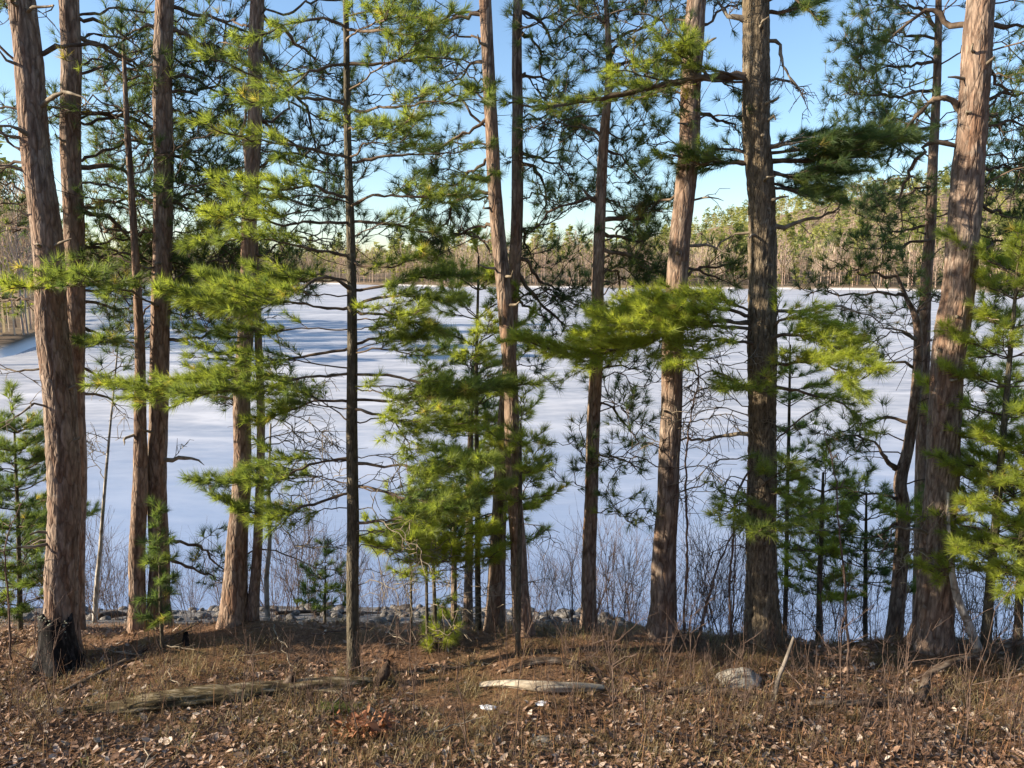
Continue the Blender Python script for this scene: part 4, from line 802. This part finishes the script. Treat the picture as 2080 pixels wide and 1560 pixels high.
n = 70000; x, y = scatter_xy(n, 4.3, 8.4)
blades('fallen_needles', x, y, rng.uniform(.04, .12, n), np.full(n, .0016), rng.uniform(.0, .45, n), DUFF, rng.random(n) * .75 + .3 * n2(x, y, 2.0, 6))
cx, cy = scatter_xy(1250, 4.4, 7.9); kp = n2(cx, cy, .8, 2) + rng.normal(size=1250) * .12 > .5 + .12 * np.clip(5.7 - cy, 0, 1.3); cx, cy = cx[kp], cy[kp]
m_ = rng.integers(14, 40, len(cx)); x = np.repeat(cx, m_) + rng.normal(size=m_.sum()) * .05; y = np.repeat(cy, m_) + rng.normal(size=m_.sum()) * .05; n = len(x)
blades('dry_grass', x, y, rng.uniform(.06, .24, n), np.full(n, .0020), rng.uniform(.3, 2.2, n), GRASS, np.repeat(rng.random(len(cx)) * .75, m_) + rng.normal(size=n) * .15, .5)
n = 2200; x, y = scatter_xy(n, 4.4, 7.4); kp = n2(x, y, 1.1, 12) + rng.normal(size=n) * .1 > .47; x, y = x[kp], y[kp]; n = len(x)
blades('dry_stalks', x, y, rng.uniform(.10, .34, n), np.full(n, .0017), rng.uniform(2.0, 9, n), DUFF, rng.random(n) * .8, .05)
tw_ = []
for q in range(6):
    tb = Tubes(); P_ = np.cumsum(np.vstack([[0, 0, 0], np.column_stack([np.full(6, .06), rng.normal(size=6) * .015, rng.normal(size=6) * .006])]), 0); tb.add(P_, np.linspace(.0055, .0025, 7), 5)
    for g_ in range(3): e = P_[2 + g_] + [.06, rng.choice([-1, 1]) * .06, .015]; tb.add([P_[2 + g_], e], [.003, .0015], 3)
    tw_.append(tb.mesh('fallen_twig'))
for q in range(110):
    x, y = scatter_xy(1, 3.8, 7.2); s_ = rng.uniform(.5, 1.5); o = tag(link('fallen_twig', tw_[q % 6], TWIG_DEAD if q % 2 else TWIG_SHRUB, loc=(x[0], y[0], gz(x[0], y[0]) + .025)), 'pale dry twig fallen on the leaf litter' if q % 2 else 'dark twig fallen on the leaf litter', 'twig', 'twigs fallen on the litter'); o.scale = (s_,) * 3; o.rotation_euler = (0, rng.normal() * .12, rng.random() * 6.28)
# green tuft by the log and heap of russet leaves
p = gp(680, 1446); x = p[0] + rng.normal(size=420) * .085; y = p[1] + rng.normal(size=420) * .05
o = blades('seedling_tuft', x, y, rng.uniform(.05, .12, 420), np.full(420, .002), rng.uniform(.8, 2, 420), NEED_W, .3 + .3 * rng.random(420)); o.parent = None; tag(o, 'bright green mossy tuft beside the fallen log', 'tuft')
p = gp(740, 1500); n = 150; x = p[0] + rng.normal(size=n) * .12; y = p[1] + rng.normal(size=n) * .07
V = orient(leaf_verts(n, rng.uniform(.02, .036, n)), x, y, ground_z(x, y) + rng.random(n) * .13, .8); V = V.reshape(-1, 3) - p
tag(link('leaf_heap', make_mesh('leaf_heap', V, (LF[None] + np.arange(n)[:, None, None] * 7).reshape(-1, 3), attrs={'tint': np.repeat(rng.random(n), 7)}), OAKLEAF, loc=p, kind='stuff'), 'heap of curled russet oak leaves', 'leaves')
# bare shrubs
ANCH = [(t_, n_) for t_, n_ in ((A, 'the charred stump'), (Bt, 'the straight grey pine'), (C, 'the pine on the needle mound'), (E, 'the slim dark white pine'), (F, 'the two crossing pines'), (It, 'the crooked pine with the bent limb'), (J, 'the sunlit orange pine'), (K, 'the dark furrowed pine'), (Lt, 'the thick leaning pine'))] 
def by(p): return min(ANCH, key=lambda q: (q[0]['base'][0] - p[0]) ** 2 + .5 * (q[0]['base'][1] - p[1]) ** 2)[1]
def shrub_mesh(seed, h, stems, tw, r0=.0042, spread=.35, depth=1):
    g_ = np.random.default_rng(seed); tb = Tubes()
    def limb(p, d, L, r, lev):
        n = 6; q = np.linspace(0, 1, n)[:, None]; path = p + d * L * q + np.cumsum(g_.normal(size=(n, 3)) * .035 * L, 0) * q + UP * L * .10 * q ** 2; tb.add(path, np.linspace(r, r * .4, n), 4 if r > .003 else 3)
        if lev <= 0: return
        for _ in range(tw if lev == depth else max(2, tw // 2)):
            k_ = g_.integers(1, n - 1); dd = unit(unit(path[k_ + 1] - path[k_]) + g_.normal(size=3) * .55 + UP * .15); limb(path[k_], dd, L * g_.uniform(.22, .48), r * .55, lev - 1)
    for _ in range(stems):
        a = g_.random() * 6.283; limb(np.array([math.cos(a), math.sin(a), 0]) * .02 * stems ** .5 - UP * .03, unit(np.array([math.cos(a) * spread * g_.random(), math.sin(a) * spread * g_.random(), 1])), h * g_.uniform(.6, 1.1), r0, depth)
    return tb.mesh('bare_shrub')
small = [shrub_mesh(300 + q, .5, (1, 2, 2, 3)[q % 4], 4, .0036, .35, 2) for q in range(10)]
tall = [shrub_mesh(340 + q, 1.3, (1, 2, 1)[q % 3], 6, .0062, .15, 2) for q in range(5)]
bush = [shrub_mesh(360 + q, 1.6, 8, 9, .0052, .5, 2) for q in range(4)]
cnt = 0
while cnt < 330:
    u = rng.uniform(0, 2080); v = rng.uniform(1310, 1555)
    if u < 1150 and rng.random() < .45: continue
    p = G(u, v); big_ = rng.random() < .17
    lb = ('thin knee high leafless stem in the litter before ' + by(p), 'leafless stems in the leaf litter') if not big_ else ('slender waist high leafless shrub before ' + by(p), 'tall leafless shrubs before the pines')
    o = tag(link('bare_shrub', (tall if big_ else small)[cnt % (5 if big_ else 10)], TWIG_SHRUB, loc=(p[0], p[1], gz(p[0], p[1]))), lb[0], 'shrub', lb[1]); s_ = rng.uniform(.45, .85) if big_ else rng.uniform(.4, 1.0); o.scale = (s_, s_, s_); o.rotation_euler.z = rng.random() * 6.28; cnt += 1
for (u, Y, s_) in [(180, 9.5, .9), (215, 10.3, .8), (590, 10.2, 1.0), (640, 9.2, .75), (690, 10.8, .8), (760, 9.8, .6), (1170, 8.2, .7), (1240, 9.0, .9), (1290, 9.3, .85), (1430, 8.0, .9), (1480, 8.4, .9), (1640, 8.2, .7), (1720, 8.0, .9), (1780, 8.4, .8), (1980, 8.2, .8), (2050, 8.0, .8), (20, 8.6, .8), (1110, 8.6, .6), (450, 10.5, .7), (820, 9.6, .5), (120, 9.0, .8), (240, 9.0, .7), (380, 9.6, .7), (560, 9.0, .8), (620, 10.6, 1.0), (730, 9.0, .6), (1080, 9.2, .7), (1200, 9.6, .8), (1265, 8.2, .7), (1330, 8.6, .8), (1400, 8.8, .9), (1460, 7.7, .8), (1520, 8.6, .9), (1610, 7.7, .7), (1690, 8.6, .8), (1850, 8.4, .7), (1940, 7.8, .7), (2020, 8.8, .9)] + [(60 + 70 * q + (37 * q) % 50, 10.6 + (q * .37) % 1.3, .42 + .05 * (q % 4)) for q in range(19)]:
    p = Q(u, 1200, Y); o = tag(link('bare_bush', bush[int(u) % 4], TWIG_SHRUB, loc=(p[0], Y, gz(p[0], Y) - .03)), 'leafless many stemmed bush on the bank behind ' + by(p), 'bush', 'leafless bushes on the bank'); o.scale = (s_,) * 3; o.rotation_euler.z = u
def stem(path, wpx, Y, lb, dens=.5):
    P_ = [Q(u, v, Y) for u, v in path]; g0 = gp(path[0][0], path[0][1]); P_ = [q + [0, 0, 0] for q in P_]; P_[0] = g0
    for q_ in range(1, len(P_)): P_[q_] = Q(path[q_][0], path[q_][1], g0[1] + .02 * q_)
    t = dict(root=tag(link('bare_sapling', None, loc=g0), lb, 'sapling'), base=g0, Y=g0[1])
    grow(t, P_, wpx * .7 / FPX * g0[1] * .5, 'D', dens, t0=.35, twig=.3, sides=6, name='stem', wobf=.45, wood=TWIG_SHRUB)
stem([(1391, 1310), (1398, 1100), (1402, 900), (1420, 760), (1395, 660), (1382, 580)], 9, 0, 'tall thin leafless sapling right of the sunlit orange pine')
stem([(1486, 1315), (1487, 1130), (1520, 960), (1680, 812), (1830, 722), (2000, 628)], 8, 0, 'leafless sapling bowing far to the right across two pines', .3)
stem([(1412, 1318), (1440, 1200), (1490, 1060), (1500, 980)], 11, 0, 'curved dark leafless stem close to the furrowed pine', .5)
stem([(1722, 1390), (1722, 1290), (1714, 1130), (1700, 990), (1670, 860)], 9, 0, 'grey leafless sapling forking in front of the bright little pine', .6)
stem([(1480, 1300), (1490, 1180), (1494, 1060)], 7, 0, 'straight dark leafless stem left of the furrowed pine', .5)
stem([(1310, 1460), (1302, 1390), (1240, 1340), (1225, 1290)], 5, 0, 'bent little leafless stem near the bleached log', .6)
stem([(24, 1345), (18, 1250), (12, 1100), (60, 1000)], 7, 0, 'pale leafless stem at the edge of the dark young pine', .6)
